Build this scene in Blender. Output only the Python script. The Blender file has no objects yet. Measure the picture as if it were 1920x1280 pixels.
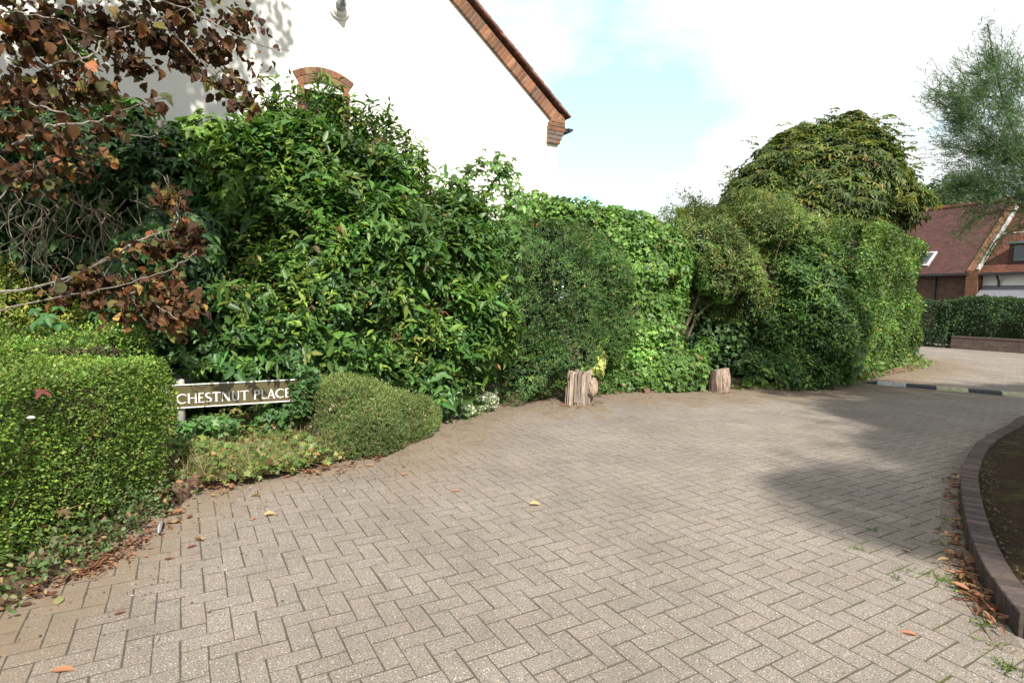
import bpy, bmesh, math, random
import numpy as np
from mathutils import Vector, Matrix
S = bpy.context.scene
C = S.collection
RNG = np.random.default_rng(7)
random.seed(7)
R = math.radians

# ------------------------------------------------------------------ camera
FPX, PITCH, ROLL, CAMH = 1067.0, 0.06837, 0.0227, 1.4623
cd = bpy.data.cameras.new('camera'); cam = bpy.data.objects.new('camera', cd); C.objects.link(cam)
cd.sensor_fit = 'HORIZONTAL'; cd.sensor_width = 36.0; cd.lens = FPX / 1920 * 36.0
cd.clip_start = 0.05; cd.clip_end = 2000
cam.matrix_world = Matrix.Translation((0, 0, CAMH)) @ Matrix.Rotation(R(90) - PITCH, 4, 'X') @ Matrix.Rotation(ROLL, 4, 'Z')
S.camera = cam

def ray(px, py):
    a = (px - 960) / FPX; b = (640 - py) / FPX
    cr, sr = math.cos(ROLL), math.sin(ROLL)
    x = a * cr - b * sr; zc = a * sr + b * cr
    cp, sp = math.cos(PITCH), math.sin(PITCH)
    return np.array([x, cp + zc * sp, -sp + zc * cp])
def G(px, py, z=0.0):
    d = ray(px, py); return d * ((z - CAMH) / d[2]) + [0, 0, CAMH]
def A(px, py, Y):
    d = ray(px, py); return d * (Y / d[1]) + [0, 0, CAMH]

# ------------------------------------------------------------------ light
SUN_H = np.array([0.30, -0.95]); SUN_H = SUN_H / np.linalg.norm(SUN_H); SUN_EL = R(46)
to_sun = Vector((SUN_H[0] * math.cos(SUN_EL), SUN_H[1] * math.cos(SUN_EL), math.sin(SUN_EL)))
sd = bpy.data.lights.new('sun', 'SUN'); so = bpy.data.objects.new('sun', sd); C.objects.link(so)
sd.energy = 3.4; sd.angle = R(0.9); sd.color = (1.0, 0.94, 0.84)
so.rotation_euler = to_sun.to_track_quat('Z', 'Y').to_euler(); so.location = (10, -20, 30)

S.view_settings.view_transform = 'Standard'; S.view_settings.look = 'None'
S.view_settings.exposure = 1.28; S.view_settings.gamma = 1.0

W = bpy.data.worlds.new('World'); S.world = W; W.use_nodes = True
nt = W.node_tree; nt.nodes.clear()
def wn(t, **k):
    n = nt.nodes.new(t)
    for a, b in k.items(): setattr(n, a, b)
    return n
sky = wn('ShaderNodeTexSky', sky_type='NISHITA', sun_disc=False)
sky.sun_elevation = SUN_EL; sky.sun_rotation = math.atan2(SUN_H[0], SUN_H[1]); sky.air_density = 1.0; sky.dust_density = 0.35; sky.ozone_density = 1.0
bg = wn('ShaderNodeBackground'); bg.inputs[1].default_value = 0.14
bg2 = wn('ShaderNodeBackground'); bg2.inputs[0].default_value = (0.955, 0.975, 1.0, 1); bg2.inputs[1].default_value = 0.5
mixs = wn('ShaderNodeMixShader'); out = wn('ShaderNodeOutputWorld')
tc = wn('ShaderNodeTexCoord')
mp = wn('ShaderNodeMapping'); mp.inputs['Scale'].default_value = (1.0, 1.0, 2.3); mp.inputs['Location'].default_value = (0.35, 0.2, 0.1)
noi = wn('ShaderNodeTexNoise'); noi.inputs['Scale'].default_value = 4.6; noi.inputs['Detail'].default_value = 9; noi.inputs['Roughness'].default_value = 0.55
nt.links.new(tc.outputs['Generated'], mp.inputs[0]); nt.links.new(mp.outputs[0], noi.inputs['Vector'])
# clear openings in the cloud, at their own directions in the sky
acc = noi.outputs['Fac']
for (px, py, w, k) in ((1225, 225, 0.12, 0.32), (1150, 190, .1, .24), (1075, 300, 0.10, 0.36), (1055, 250, .07, .26), (1180, 330, .06, .2), (1060, 350, .06, .24), (1130, 60, .06, .16), (1060, 110, 0.12, 0.2), (1300, 30, .07, .12), (1340, 250, 0.1, 0.18), (1640, 90, .08, .1)):
    d = ray(px, py); d = d / np.linalg.norm(d)
    vs = wn('ShaderNodeVectorMath', operation='DISTANCE'); vs.inputs[1].default_value = d
    nt.links.new(tc.outputs['Generated'], vs.inputs[0])
    mr = wn('ShaderNodeMapRange'); mr.interpolation_type = 'SMOOTHSTEP'
    mr.inputs['From Min'].default_value = 0.0; mr.inputs['From Max'].default_value = w * 1.6
    mr.inputs['To Min'].default_value = k * 0.66; mr.inputs['To Max'].default_value = 0
    nt.links.new(vs.outputs['Value'], mr.inputs['Value'])
    sb = wn('ShaderNodeMath', operation='SUBTRACT'); nt.links.new(acc, sb.inputs[0]); nt.links.new(mr.outputs[0], sb.inputs[1]); acc = sb.outputs[0]
cr_ = wn('ShaderNodeValToRGB'); cr_.color_ramp.elements[0].position = 0.22; cr_.color_ramp.elements[1].position = 0.47; cr_.color_ramp.elements[0].color = (.32, .32, .32, 1)
nt.links.new(acc, cr_.inputs[0])
tint = wn('ShaderNodeMix', data_type='RGBA', blend_type='MULTIPLY'); tint.inputs[0].default_value = 1.0; tint.inputs[7].default_value = (0.95, 1.35, 1.05, 1); nt.links.new(sky.outputs[0], tint.inputs[6]); nt.links.new(tint.outputs[2], bg.inputs[0]); nt.links.new(cr_.outputs[0], mixs.inputs[0])
nt.links.new(bg.outputs[0], mixs.inputs[1]); nt.links.new(bg2.outputs[0], mixs.inputs[2]); nt.links.new(mixs.outputs[0], out.inputs[0])

S.render.engine = 'CYCLES'
try:
    S.cycles.use_denoising = True; S.cycles.max_bounces = 8; S.cycles.transparent_max_bounces = 8
except Exception: pass

# ------------------------------------------------------------------ object helpers
def tag(o, label=None, cat=None, group=None, kind=None):
    if label: o['label'] = label
    if cat: o['category'] = cat
    if group: o['group'] = group
    if kind: o['kind'] = kind
    return o
def empty(name, loc=(0, 0, 0), rz=0.0, label=None, cat=None, group=None):
    o = bpy.data.objects.new(name, None); C.objects.link(o); o.location = tuple(float(v) for v in loc); o.rotation_euler = (0, 0, rz)
    o.empty_display_size = 0.2
    return tag(o, label, cat, group)
class MB:
    """collects vertices, faces, per-vertex colours; linked as ONE mesh object"""
    def __init__(s): s.V = []; s.F = []; s.col = []; s.n = 0
    def add(s, V, F, col=(1, 1, 1)):
        V = np.asarray(V, float).reshape(-1, 3); s.V.append(V)
        s.F += [tuple(int(i) + s.n for i in f) for f in F]
        c = np.asarray(col, float)
        s.col.append(np.broadcast_to(c[:3], (len(V), 3)) if c.ndim == 1 else c)
        s.n += len(V)
    def box(s, c, h, M=None, col=(1, 1, 1), bev=0.0):
        c = np.asarray(c, float); h = np.asarray(h, float)
        if bev > 0:
            bm = bmesh.new(); bmesh.ops.create_cube(bm, size=2)
            for v in bm.verts: v.co = Vector((v.co.x * h[0], v.co.y * h[1], v.co.z * h[2]))
            bmesh.ops.bevel(bm, geom=list(bm.edges), offset=bev, segments=1, affect='EDGES')
            bm.verts.index_update()
            V = np.array([v.co[:] for v in bm.verts]); F = [[v.index for v in f.verts] for f in bm.faces]; bm.free()
        else:
            V = np.array([[x, y, z] for z in (-1, 1) for y in (-1, 1) for x in (-1, 1)], float) * h
            F = [(0, 2, 3, 1), (4, 5, 7, 6), (0, 1, 5, 4), (2, 6, 7, 3), (0, 4, 6, 2), (1, 3, 7, 5)]
        if M is not None: V = V @ np.asarray(M, float).T
        s.add(V + c, F, col)
    def tube(s, P, r0, r1=None, n=6, col=(1, 1, 1), cap=True):
        P = np.asarray(P, float); m = len(P); r1 = r0 if r1 is None else r1
        rr = np.linspace(r0, r1, m) if np.isscalar(r0) else np.asarray(r0)
        T = np.gradient(P, axis=0); T /= np.linalg.norm(T, axis=1)[:, None] + 1e-9
        up = np.array([0, 0, 1.0]) if abs(T[0][2]) < 0.9 else np.array([1.0, 0, 0])
        V = []
        for i in range(m):
            a = np.cross(T[i], up); a /= np.linalg.norm(a) + 1e-9; b = np.cross(T[i], a); up = -b if np.dot(-b, up) > 0 else b
            for k in range(n):
                t = 2 * math.pi * k / n; V.append(P[i] + rr[i] * (math.cos(t) * a + math.sin(t) * up))
        F = [(i * n + k, i * n + (k + 1) % n, (i + 1) * n + (k + 1) % n, (i + 1) * n + k) for i in range(m - 1) for k in range(n)]
        if cap: F += [tuple(range(n))[::-1], tuple(range((m - 1) * n, m * n))]
        s.add(V, F, col)
    def lathe(s, prof, c, axis='Z', n=24, M=None, col=(1, 1, 1)):
        V = []
        for (r, z) in prof:
            for k in range(n):
                t = 2 * math.pi * k / n; V.append((r * math.cos(t), r * math.sin(t), z))
        V = np.array(V)
        if M is not None: V = V @ np.asarray(M, float).T
        m = len(prof)
        F = [(i * n + k, i * n + (k + 1) % n, (i + 1) * n + (k + 1) % n, (i + 1) * n + k) for i in range(m - 1) for k in range(n)]
        F += [tuple(range(n))[::-1], tuple(range((m - 1) * n, m * n))]
        s.add(V + np.asarray(c, float), F, col)
    def build(s, name, mat, parent=None, smooth=False, label=None, cat=None, group=None, kind=None, loc=None, rot=None):
        me = bpy.data.meshes.new(name)
        V = np.concatenate(s.V) if s.V else np.zeros((0, 3))
        me.from_pydata(V.tolist(), [], s.F)
        at = me.attributes.new('col', 'FLOAT_COLOR', 'POINT')
        cc = np.ones((len(V), 4), np.float32); cc[:, :3] = np.concatenate(s.col); at.data.foreach_set('color', cc.ravel())
        if smooth: me.polygons.foreach_set('use_smooth', np.ones(len(me.polygons), bool))
        me.materials.append(mat); me.update()
        o = bpy.data.objects.new(name, me); C.objects.link(o)
        if parent is not None:
            o.parent = parent
            if loc is None: o.location = -Vector(parent.location)
        if loc is not None: o.location = tuple(float(v) for v in loc)
        if rot is not None: o.rotation_euler = rot
        return tag(o, label, cat, group, kind)

# ------------------------------------------------------------------ materials
def mat(name):
    m = bpy.data.materials.new(name); m.use_nodes = True
    n = m.node_tree; n.nodes.clear()
    return m, n
class NT:
    def __init__(s, n): s.n = n
    def new(s, t, **k):
        x = s.n.nodes.new(t)
        for a, b in k.items(): setattr(x, a, b)
        return x
    def link(s, a, b): s.n.links.new(a, b)
    def math(s, op, a, b=None, clamp=False):
        x = s.new('ShaderNodeMath', operation=op); x.use_clamp = clamp
        for i, v in enumerate((a, b)):
            if v is None: continue
            if isinstance(v, (int, float)): x.inputs[i].default_value = v
            else: s.link(v, x.inputs[i])
        return x.outputs[0]
    def mix(s, fac, a, b, mode='MIX'):
        x = s.new('ShaderNodeMix', data_type='RGBA', blend_type=mode)
        for nm, v in (('Factor', fac), ('A', a), ('B', b)):
            i = [q for q in x.inputs if q.name == nm and q.type == ('VALUE' if nm == 'Factor' else 'RGBA')][0]
            if isinstance(v, (int, float)): i.default_value = v
            elif isinstance(v, tuple): i.default_value = v if len(v) == 4 else v + (1,)
            else: s.link(v, i)
        return [q for q in x.outputs if q.type == 'RGBA'][0]
    def noise(s, vec, scale, detail=3, rough=0.5, out='Fac'):
        x = s.new('ShaderNodeTexNoise'); x.inputs['Scale'].default_value = scale; x.inputs['Detail'].default_value = detail; x.inputs['Roughness'].default_value = rough
        if vec is not None: s.link(vec, x.inputs['Vector'])
        return x.outputs[out]
    def ramp(s, v, p0, p1, c0=(0, 0, 0, 1), c1=(1, 1, 1, 1)):
        x = s.new('ShaderNodeValToRGB'); e = x.color_ramp.elements
        e[0].position = p0; e[1].position = p1; e[0].color = c0; e[1].color = c1
        s.link(v, x.inputs[0]); return x.outputs[0]
    def bump(s, h, strength, dist):
        x = s.new('ShaderNodeBump'); x.inputs['Strength'].default_value = strength; x.inputs['Distance'].default_value = dist
        s.link(h, x.inputs['Height']); return x.outputs[0]
    def attr(s, name): return s.new('ShaderNodeAttribute', attribute_name=name)
    def pos(s): return s.new('ShaderNodeNewGeometry').outputs['Position']
    def obj(s): return s.new('ShaderNodeTexCoord').outputs['Object']
    def out(s, sh):
        o = s.new('ShaderNodeOutputMaterial'); s.link(sh, o.inputs[0])
    def bsdf(s, col, rough=0.8, spec=0.3, normal=None, metal=0.0):
        b = s.new('ShaderNodeBsdfPrincipled')
        for nm, v in (('Base Color', col), ('Roughness', rough), ('Specular IOR Level', spec), ('Metallic', metal)):
            if isinstance(v, (int, float)): b.inputs[nm].default_value = v
            elif isinstance(v, tuple): b.inputs[nm].default_value = v if len(v) == 4 else v + (1,)
            else: s.link(v, b.inputs[nm])
        if normal is not None: s.link(normal, b.inputs['Normal'])
        return b.outputs[0]

def plain(name, col, rough=0.6, spec=0.4, var=0.15, scale=12, bump=0.1, useattr=False, metal=0.0):
    m, n = mat(name); t = NT(n); p = t.obj()
    base = t.attr('col').outputs['Color'] if useattr else tuple(col)
    f = t.noise(p, scale, 5, 0.6)
    k = t.ramp(f, 0.3, 0.7, (1 - var,) * 3 + (1,), (1 + var,) * 3 + (1,))
    c = t.mix(1.0, base, k, 'MULTIPLY')
    t.out(t.bsdf(c, rough, spec, t.bump(t.noise(p, scale * 5, 4), bump, 0.01), metal)); return m

def leafmat(name, rough=0.4, spec=0.45, trans=0.3):
    m, n = mat(name); t = NT(n)
    c = t.attr('col').outputs['Color']
    pr = t.bsdf(c, rough, spec)
    tr = t.new('ShaderNodeBsdfTranslucent'); t.link(t.mix(1.0, c, (1.5, 1.45, 0.7, 1), 'MULTIPLY'), tr.inputs[0])
    ms = t.new('ShaderNodeMixShader'); ms.inputs[0].default_value = trans
    t.link(pr, ms.inputs[1]); t.link(tr.outputs[0], ms.inputs[2]); t.out(ms.outputs[0]); return m
M_leaf = leafmat('leaf_matt', 0.5, 0.35, 0.28)
M_gloss = leafmat('leaf_glossy', 0.42, 0.34, 0.3)
M_dry = leafmat('leaf_dry', 0.7, 0.2, 0.22)

def bark_mat(name, c0, c1, scale=18):
    m, n = mat(name); t = NT(n); p = t.obj()
    mp = t.new('ShaderNodeMapping'); mp.inputs['Scale'].default_value = (1, 1, 0.25); t.link(p, mp.inputs[0])
    f = t.noise(mp.outputs[0], scale, 6, 0.65)
    c = t.ramp(f, 0.3, 0.72, c0 + (1,), c1 + (1,))
    t.out(t.bsdf(c, 0.9, 0.15, t.bump(f, 0.7, 0.02))); return m
M_bark = bark_mat('bark_brown', (0.05, 0.035, 0.025), (0.2, 0.15, 0.11))
M_greybark = bark_mat('bark_grey', (0.12, 0.105, 0.09), (0.34, 0.305, 0.265), 40)
M_twig = bark_mat('bark_twig', (0.05, 0.036, 0.025), (0.14, 0.10, 0.07), 30)

# pavers: each block a bevelled block of its own; colour per block; grit, stains, moss
m, n = mat('concrete_paver'); t = NT(n); p = t.pos(); M_paver = m
base = t.attr('col').outputs['Color']; dirt = t.attr('dirt').outputs['Fac']
g1 = t.noise(p, 150, 2, 0.6); g2 = t.noise(p, 95, 3, 0.6)
c = t.mix(1.0, base, t.ramp(g1, 0.32, 0.68, (0.5, 0.49, 0.48, 1), (1.5, 1.48, 1.46, 1)), 'MULTIPLY')
vo = t.new('ShaderNodeTexVoronoi'); vo.inputs['Scale'].default_value = 100; t.link(p, vo.inputs['Vector'])
vs_ = t.new('ShaderNodeSeparateColor'); t.link(vo.outputs['Color'], vs_.inputs[0])
fleck = t.math('MULTIPLY', t.math('LESS_THAN', vo.outputs['Distance'], 0.33), t.math('GREATER_THAN', vs_.outputs[0], 0.72))
c = t.mix(t.math('MULTIPLY', fleck, 0.65), c, (0.56, 0.52, 0.46, 1))
fleck2 = t.math('MULTIPLY', t.math('LESS_THAN', vo.outputs['Distance'], 0.34), t.math('LESS_THAN', vs_.outputs[1], 0.2))
c = t.mix(t.math('MULTIPLY', fleck2, 0.85), c, (0.05, 0.04, 0.035, 1))
fleck3 = t.math('MULTIPLY', t.math('LESS_THAN', vo.outputs['Distance'], 0.3), t.math('GREATER_THAN', vs_.outputs[2], 0.9))
c = t.mix(t.math('MULTIPLY', fleck3, 0.6), c, (0.34, 0.17, 0.09, 1))
big = t.noise(p, 0.9, 5, 0.6)
c = t.mix(1.0, c, t.ramp(big, 0.3, 0.7, (0.8, 0.8, 0.79, 1), (1.13, 1.13, 1.13, 1)), 'MULTIPLY')
midn = t.noise(p, 3.4, 6, 0.7)
c = t.mix(1.0, c, t.ramp(midn, 0.35, 0.62, (0.9, 0.9, 0.89, 1), (1.04, 1.04, 1.04, 1)), 'MULTIPLY')
spot = t.ramp(t.noise(p, 7.5, 3, 0.5), 0.70, 0.75)
c = t.mix(t.math('MULTIPLY', spot, 0.35), c, (0.06, 0.05, 0.042, 1))
dn = t.math('ADD', t.math('MULTIPLY', t.noise(p, 5.0, 6, 0.7), 1.5), -0.75)
dm = t.math('MULTIPLY', t.math('ADD', dirt, dn, True), t.math('MULTIPLY', dirt, 1.6, True), True)
c = t.mix(t.math('MULTIPLY', dm, 0.8), c, t.mix(t.noise(p, 14, 4), (0.15, 0.105, 0.07, 1), (0.24, 0.18, 0.12, 1)))
lich = t.ramp(t.noise(p, 9, 6, 0.75), 0.68, 0.73)
c = t.mix(t.math('MULTIPLY', lich, t.math('MULTIPLY', dirt, 0.5)), c, (0.45, 0.44, 0.4, 1))
hgt = t.math('ADD', g1, t.math('MULTIPLY', fleck, 0.3))
t.out(t.bsdf(c, 0.88, 0.25, t.bump(hgt, 0.45, 0.004)))

m, n = mat('joint_sand'); t = NT(n); p = t.pos(); M_joint = m
f = t.noise(p, 60, 4); c = t.ramp(f, 0.3, 0.7, (0.06, 0.052, 0.043, 1), (0.115, 0.098, 0.08, 1))
sx = t.new('ShaderNodeSeparateXYZ'); t.link(p, sx.inputs[0])
right = t.ramp(t.math('MULTIPLY', t.math('SUBTRACT', sx.outputs[0], t.math('MULTIPLY', sx.outputs[1], 0.45)), 1.0), 0.0, 1.0)
moss = t.math('MULTIPLY', t.ramp(t.noise(p, 3.2, 4, 0.6), 0.44, 0.58), t.math('ADD', 0.12, t.math('MULTIPLY', right, 0.75)))
c = t.mix(moss, c, (0.075, 0.085, 0.022, 1))
t.out(t.bsdf(c, 0.95, 0.1, t.bump(f, 0.5, 0.01)))

m, n = mat('ground_earth'); t = NT(n); p = t.pos(); M_ground = m
f = t.noise(p, 3, 8, 0.65); c = t.ramp(f, 0.3, 0.7, (0.06, 0.06, 0.03, 1), (0.13, 0.12, 0.06, 1))
t.out(t.bsdf(c, 0.95, 0.1, t.bump(f, 0.4, 0.05)))

m, n = mat('verge_soil'); t = NT(n); p = t.pos(); M_soil = m
f = t.noise(p, 22, 8, 0.7); c = t.ramp(f, 0.3, 0.72, (0.05, 0.032, 0.02, 1), (0.2, 0.135, 0.085, 1))
t.out(t.bsdf(c, 0.95, 0.1, t.bump(f, 0.8, 0.03)))

m, n = mat('bed_soil'); t = NT(n); p = t.pos(); M_bed = m
f = t.noise(p, 30, 8, 0.75); c = t.ramp(f, 0.32, 0.7, (0.012, 0.008, 0.006, 1), (0.075, 0.045, 0.03, 1))
c = t.mix(t.math('MULTIPLY', t.ramp(t.noise(p, 2.6, 5, 0.6), 0.53, 0.66), 0.6), c, (0.07, 0.065, 0.012, 1))
c = t.mix(t.math('MULTIPLY', t.ramp(t.noise(p, 4.0, 5, 0.6), 0.58, 0.72), 0.35), c, (0.12, 0.11, 0.10, 1))
t.out(t.bsdf(c, 0.95, 0.1, t.bump(f, 0.9, 0.03)))

def brickmat(name, c1, c2, mortar, axis='xz', scale=1.0, bw=0.225, rh=0.075, ms=0.01, squash=0.5):
    m, n = mat(name); t = NT(n); p = t.obj()
    s = t.new('ShaderNodeSeparateXYZ'); t.link(p, s.inputs[0])
    cb = t.new('ShaderNodeCombineXYZ'); t.link(s.outputs['XYZ'.index(axis[0].upper())], cb.inputs[0]); t.link(s.outputs['XYZ'.index(axis[1].upper())], cb.inputs[1])
    b = t.new('ShaderNodeTexBrick'); b.inputs['Scale'].default_value = scale; b.inputs['Brick Width'].default_value = bw; b.inputs['Row Height'].default_value = rh
    b.inputs['Mortar Size'].default_value = ms; b.inputs['Mortar Smooth'].default_value = 0.2; b.inputs['Bias'].default_value = 0.0
    b.inputs['Color1'].default_value = c1 + (1,); b.inputs['Color2'].default_value = c2 + (1,); b.inputs['Mortar'].default_value = mortar + (1,)
    t.link(cb.outputs[0], b.inputs['Vector'])
    v = t.noise(p, 3.5, 6, 0.65); c = t.mix(1.0, b.outputs['Color'], t.ramp(v, 0.3, 0.7, (0.7, 0.7, 0.7, 1), (1.25, 1.2, 1.15, 1)), 'MULTIPLY')
    v2 = t.noise(p, 60, 3); c = t.mix(1.0, c, t.ramp(v2, 0.3, 0.7, (0.85, 0.85, 0.85, 1), (1.1, 1.1, 1.1, 1)), 'MULTIPLY')
    t.out(t.bsdf(c, 0.88, 0.2, t.bump(t.math('SUBTRACT', 1.0, b.outputs['Fac']), 0.6, 0.01))); return m
M_brick_far = brickmat('brick_far', (0.085, 0.046, 0.034), (0.13, 0.07, 0.05), (0.12, 0.1, 0.085))
M_brick_wall = brickmat('brick_retaining', (0.09, 0.06, 0.052), (0.15, 0.1, 0.082), (0.16, 0.14, 0.125))
M_brick_orange = brickmat('brick_orange', (0.15, 0.065, 0.035), (0.19, 0.082, 0.045), (0.17, 0.115, 0.075))
M_tile_brown = brickmat('tile_brown', (0.065, 0.031, 0.029), (0.09, 0.042, 0.038), (0.03, 0.018, 0.017), 'xy', 1.0, 0.165, 0.11, 0.006)
M_tile_orange = brickmat('tile_orange', (0.085, 0.036, 0.028), (0.14, 0.054, 0.034), (0.04, 0.02, 0.017), 'xy', 1.0, 0.165, 0.11, 0.006)
M_brickattr = plain('brick_pieces', (1, 1, 1), 0.88, 0.2, 0.25, 25, 0.4, True)
M_attr = plain('painted_pieces', (1, 1, 1), 0.6, 0.35, 0.12, 20, 0.1, True)
M_mortar = plain('mortar', (0.28, 0.21, 0.14), 0.95, 0.1, 0.15, 30, 0.3)
M_render = plain('white_render', (0.80, 0.78, 0.73), 0.9, 0.15, 0.03, 2.0, 0.12)
M_white = plain('white_paint', (0.78, 0.77, 0.74), 0.5, 0.4, 0.06, 10)
M_black = plain('black_plastic', (0.02, 0.022, 0.026), 0.4, 0.5, 0.1, 10, 0.02)
M_grey = plain('grey_metal', (0.22, 0.23, 0.24), 0.45, 0.5, 0.1, 15, 0.05)
M_plate = plain('sign_brown', (0.095, 0.078, 0.036), 0.38, 0.5, 0.08, 5, 0.02)
M_darkwood = plain('dark_wood', (0.045, 0.018, 0.016), 0.6, 0.3, 0.15, 20)
M_lead = plain('grey_slate', (0.15, 0.15, 0.165), 0.6, 0.3, 0.15, 8, 0.2)
M_redkerb = plain('red_edging', (0.14, 0.075, 0.06), 0.9, 0.2, 0.3, 14, 0.6)
M_rubber = plain('bump_rubber', (1, 1, 1), 0.85, 0.25, 0.35, 16, 0.4, True)
M_rock = plain('grey_rock', (0.26, 0.25, 0.24), 0.9, 0.2, 0.3, 9, 0.6)
M_drytwig = bark_mat('bark_dry', (0.11, 0.085, 0.065), (0.27, 0.22, 0.17), 30)
M_tree_wood = bark_mat('weathered_wood', (0.17, 0.11, 0.085), (0.46, 0.35, 0.28), 24)
m, n = mat('window_glass'); t = NT(n)
t.out(t.bsdf((0.03, 0.04, 0.05), 0.06, 0.7)); M_glass = m

# weathered stump wood, vertical grain
m, n = mat('split_wood'); t = NT(n); p = t.obj(); M_stump = m
mp = t.new('ShaderNodeMapping'); mp.inputs['Scale'].default_value = (1, 1, 0.05); t.link(p, mp.inputs[0])
f = t.noise(mp.outputs[0], 55, 5, 0.6); f2 = t.noise(p, 9, 5, 0.7)
c = t.ramp(f, 0.32, 0.66, (0.11, 0.08, 0.063, 1), (0.44, 0.365, 0.30, 1))
c = t.mix(t.math('MULTIPLY', t.ramp(f2, 0.5, 0.7), 0.5), c, (0.15, 0.10, 0.075, 1))
c = t.mix(1.0, c, t.attr('col').outputs['Color'], 'MULTIPLY')
t.out(t.bsdf(c, 0.9, 0.15, t.bump(f, 0.9, 0.02)))

# ------------------------------------------------------------------ foliage machinery
def unit(v): return v / (np.linalg.norm(v, axis=-1, keepdims=True) + 1e-9)
def rnd_dir(n): return unit(RNG.normal(size=(n, 3)))
def lump_field(freq, seed, octaves=3):
    r = np.random.default_rng(seed); K = []
    for o in range(octaves):
        for _ in range(5):
            K.append((unit(r.normal(size=3)) * freq * (1.9 ** o), r.uniform(0, 6.28), 0.6 ** o))
    tot = math.sqrt(sum(k[2] ** 2 for k in K) / 2)
    return lambda P: sum(a * np.sin(P @ k + ph) for k, ph, a in K) / tot
def blob(px, py, Y, rpx, rpy, ry): return (A(px, py, Y), np.array([rpx * Y / FPX, ry, rpy * Y / FPX]))
def sample_blobs(blobs, n, seed, lump=0.12, freq=4.0, shell=0.35, back=0.35, zmin=0.03, power=1.6, facedir=None):
    """points spread in the outer shell of a union of ellipsoids; returns points and outward normals"""
    Cn = np.array([b[0] for b in blobs]); Rd = np.array([b[1] for b in blobs])
    w = Rd[:, 0] * Rd[:, 1] + Rd[:, 1] * Rd[:, 2] + Rd[:, 0] * Rd[:, 2]; w = w / w.sum()
    fld = lump_field(freq, seed); Ps, Ns, got, it = [], [], 0, 0
    while got < n and it < 40:
        it += 1; m = int((n - got) * 2.2) + 500
        i = RNG.choice(len(blobs), m, p=w); d = rnd_dir(m)
        s = 1 - shell * RNG.random(m) ** power
        N = unit(d / Rd[i]); P = Cn[i] + Rd[i] * d * s[:, None]
        P = P + N * (lump * fld(P))[:, None]
        keep = P[:, 2] > zmin
        for k in range(len(blobs)):
            q = (((P - Cn[k]) / Rd[k]) ** 2).sum(1)
            keep &= ~((q < (1 - shell * 0.95) ** 2) & (i != k))
        toc = unit(np.array([0, 0, CAMH]) - P); f = (N * toc).sum(1)
        keep &= (f > -0.25) | (RNG.random(m) < back)
        Ps.append(P[keep]); Ns.append(N[keep]); got += int(keep.sum())
    P = np.concatenate(Ps)[:n]; N = np.concatenate(Ns)[:n]
    return P, N
def sample_box(c, h, rz, n, seed, lump=0.04, freq=6, rad=0.12, shell=0.12, bottom=False, zmin=0.02, weights=None):
    """points on a rounded box (hedge)"""
    h = np.asarray(h, float); fld = lump_field(freq, seed)
    ar = np.array([h[1] * h[2], h[1] * h[2], h[0] * h[2], h[0] * h[2], h[0] * h[1], h[0] * h[1] * (1 if bottom else 0)])
    if weights is not None: ar = ar * np.asarray(weights)
    f = RNG.choice(6, n, p=ar / ar.sum()); P = RNG.uniform(-1, 1, (n, 3)) * h
    ax = f // 2; sg = np.where(f % 2 == 0, 1, -1); ax = np.where(f == 4, 2, ax); P[np.arange(n), ax] = sg * h[ax]
    inn = np.clip(P, -h + rad, h - rad); N = unit(P - inn + 1e-6); P = inn + N * rad
    c_, s_ = math.cos(rz), math.sin(rz); M = np.array([[c_, -s_, 0], [s_, c_, 0], [0, 0, 1]])
    P = P @ M.T + np.asarray(c); N = N @ M.T
    P = P + N * (lump * fld(P) - shell * RNG.random(n) ** 1.5)[:, None]
    k = P[:, 2] > zmin
    return P[k], N[k]

TEMPL = {
 'oval': (np.array([[0, 0, 0], [.42, .3, .05], [.36, .66, .03], [0, 1, -.12], [-.36, .66, .03], [-.42, .3, .05]], float), [(0, 1, 2, 3), (0, 3, 4, 5)]),
 'small': (np.array([[0, 0, 0], [.5, .5, .06], [0, 1, -.06], [-.5, .5, .06]], float), [(0, 1, 2, 3)]),
 'needle': (np.array([[-.5, 0, 0], [.5, 0, 0], [0, 1, -.08]], float), [(0, 1, 2)]),
 'leaf': (np.array([[0, 0, 0], [.27, .12, .03], [.47, .38, .05], [.36, .7, .0], [0, 1, -.16], [-.36, .7, .0], [-.47, .38, .05], [-.27, .12, .03], [0, .4, -.03]], float),
          [(0, 1, 2, 8), (8, 2, 3, 4), (8, 4, 5, 6), (0, 8, 6, 7)]),
 'ivy': (np.array([[0, 0, 0], [.3, -.08, 0], [.3, .28, .03], [.58, .38, -.03], [.22, .58, .03], [0, 1, -.1], [-.22, .58, .03], [-.58, .38, -.03], [-.3, .28, .03], [-.3, -.08, 0]], float),
         [(0, 1, 2), (0, 2, 4), (2, 3, 4), (0, 4, 5), (0, 5, 6), (0, 6, 8), (6, 7, 8), (0, 8, 9)]),
 'round': (np.array([[0, 0, 0], [.28, .02, .02], [.42, .2, .05], [.52, .38, .10], [.43, .52, .12], [.44, .68, .06], [.26, .76, .0], [.2, .9, -.08], [0, 1.02, -.2],
                     [-.2, .9, -.08], [-.26, .76, .0], [-.44, .68, .06], [-.43, .52, .12], [-.52, .38, .10], [-.42, .2, .08], [-.28, .02, .02], [0, .5, -.05]], float),
           [(0, 1, 2, 16), (2, 3, 4, 16), (4, 5, 6, 16), (6, 7, 8, 16), (16, 8, 9, 10), (16, 10, 11, 12), (16, 12, 13, 14), (16, 14, 15, 0)]),
}
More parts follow.
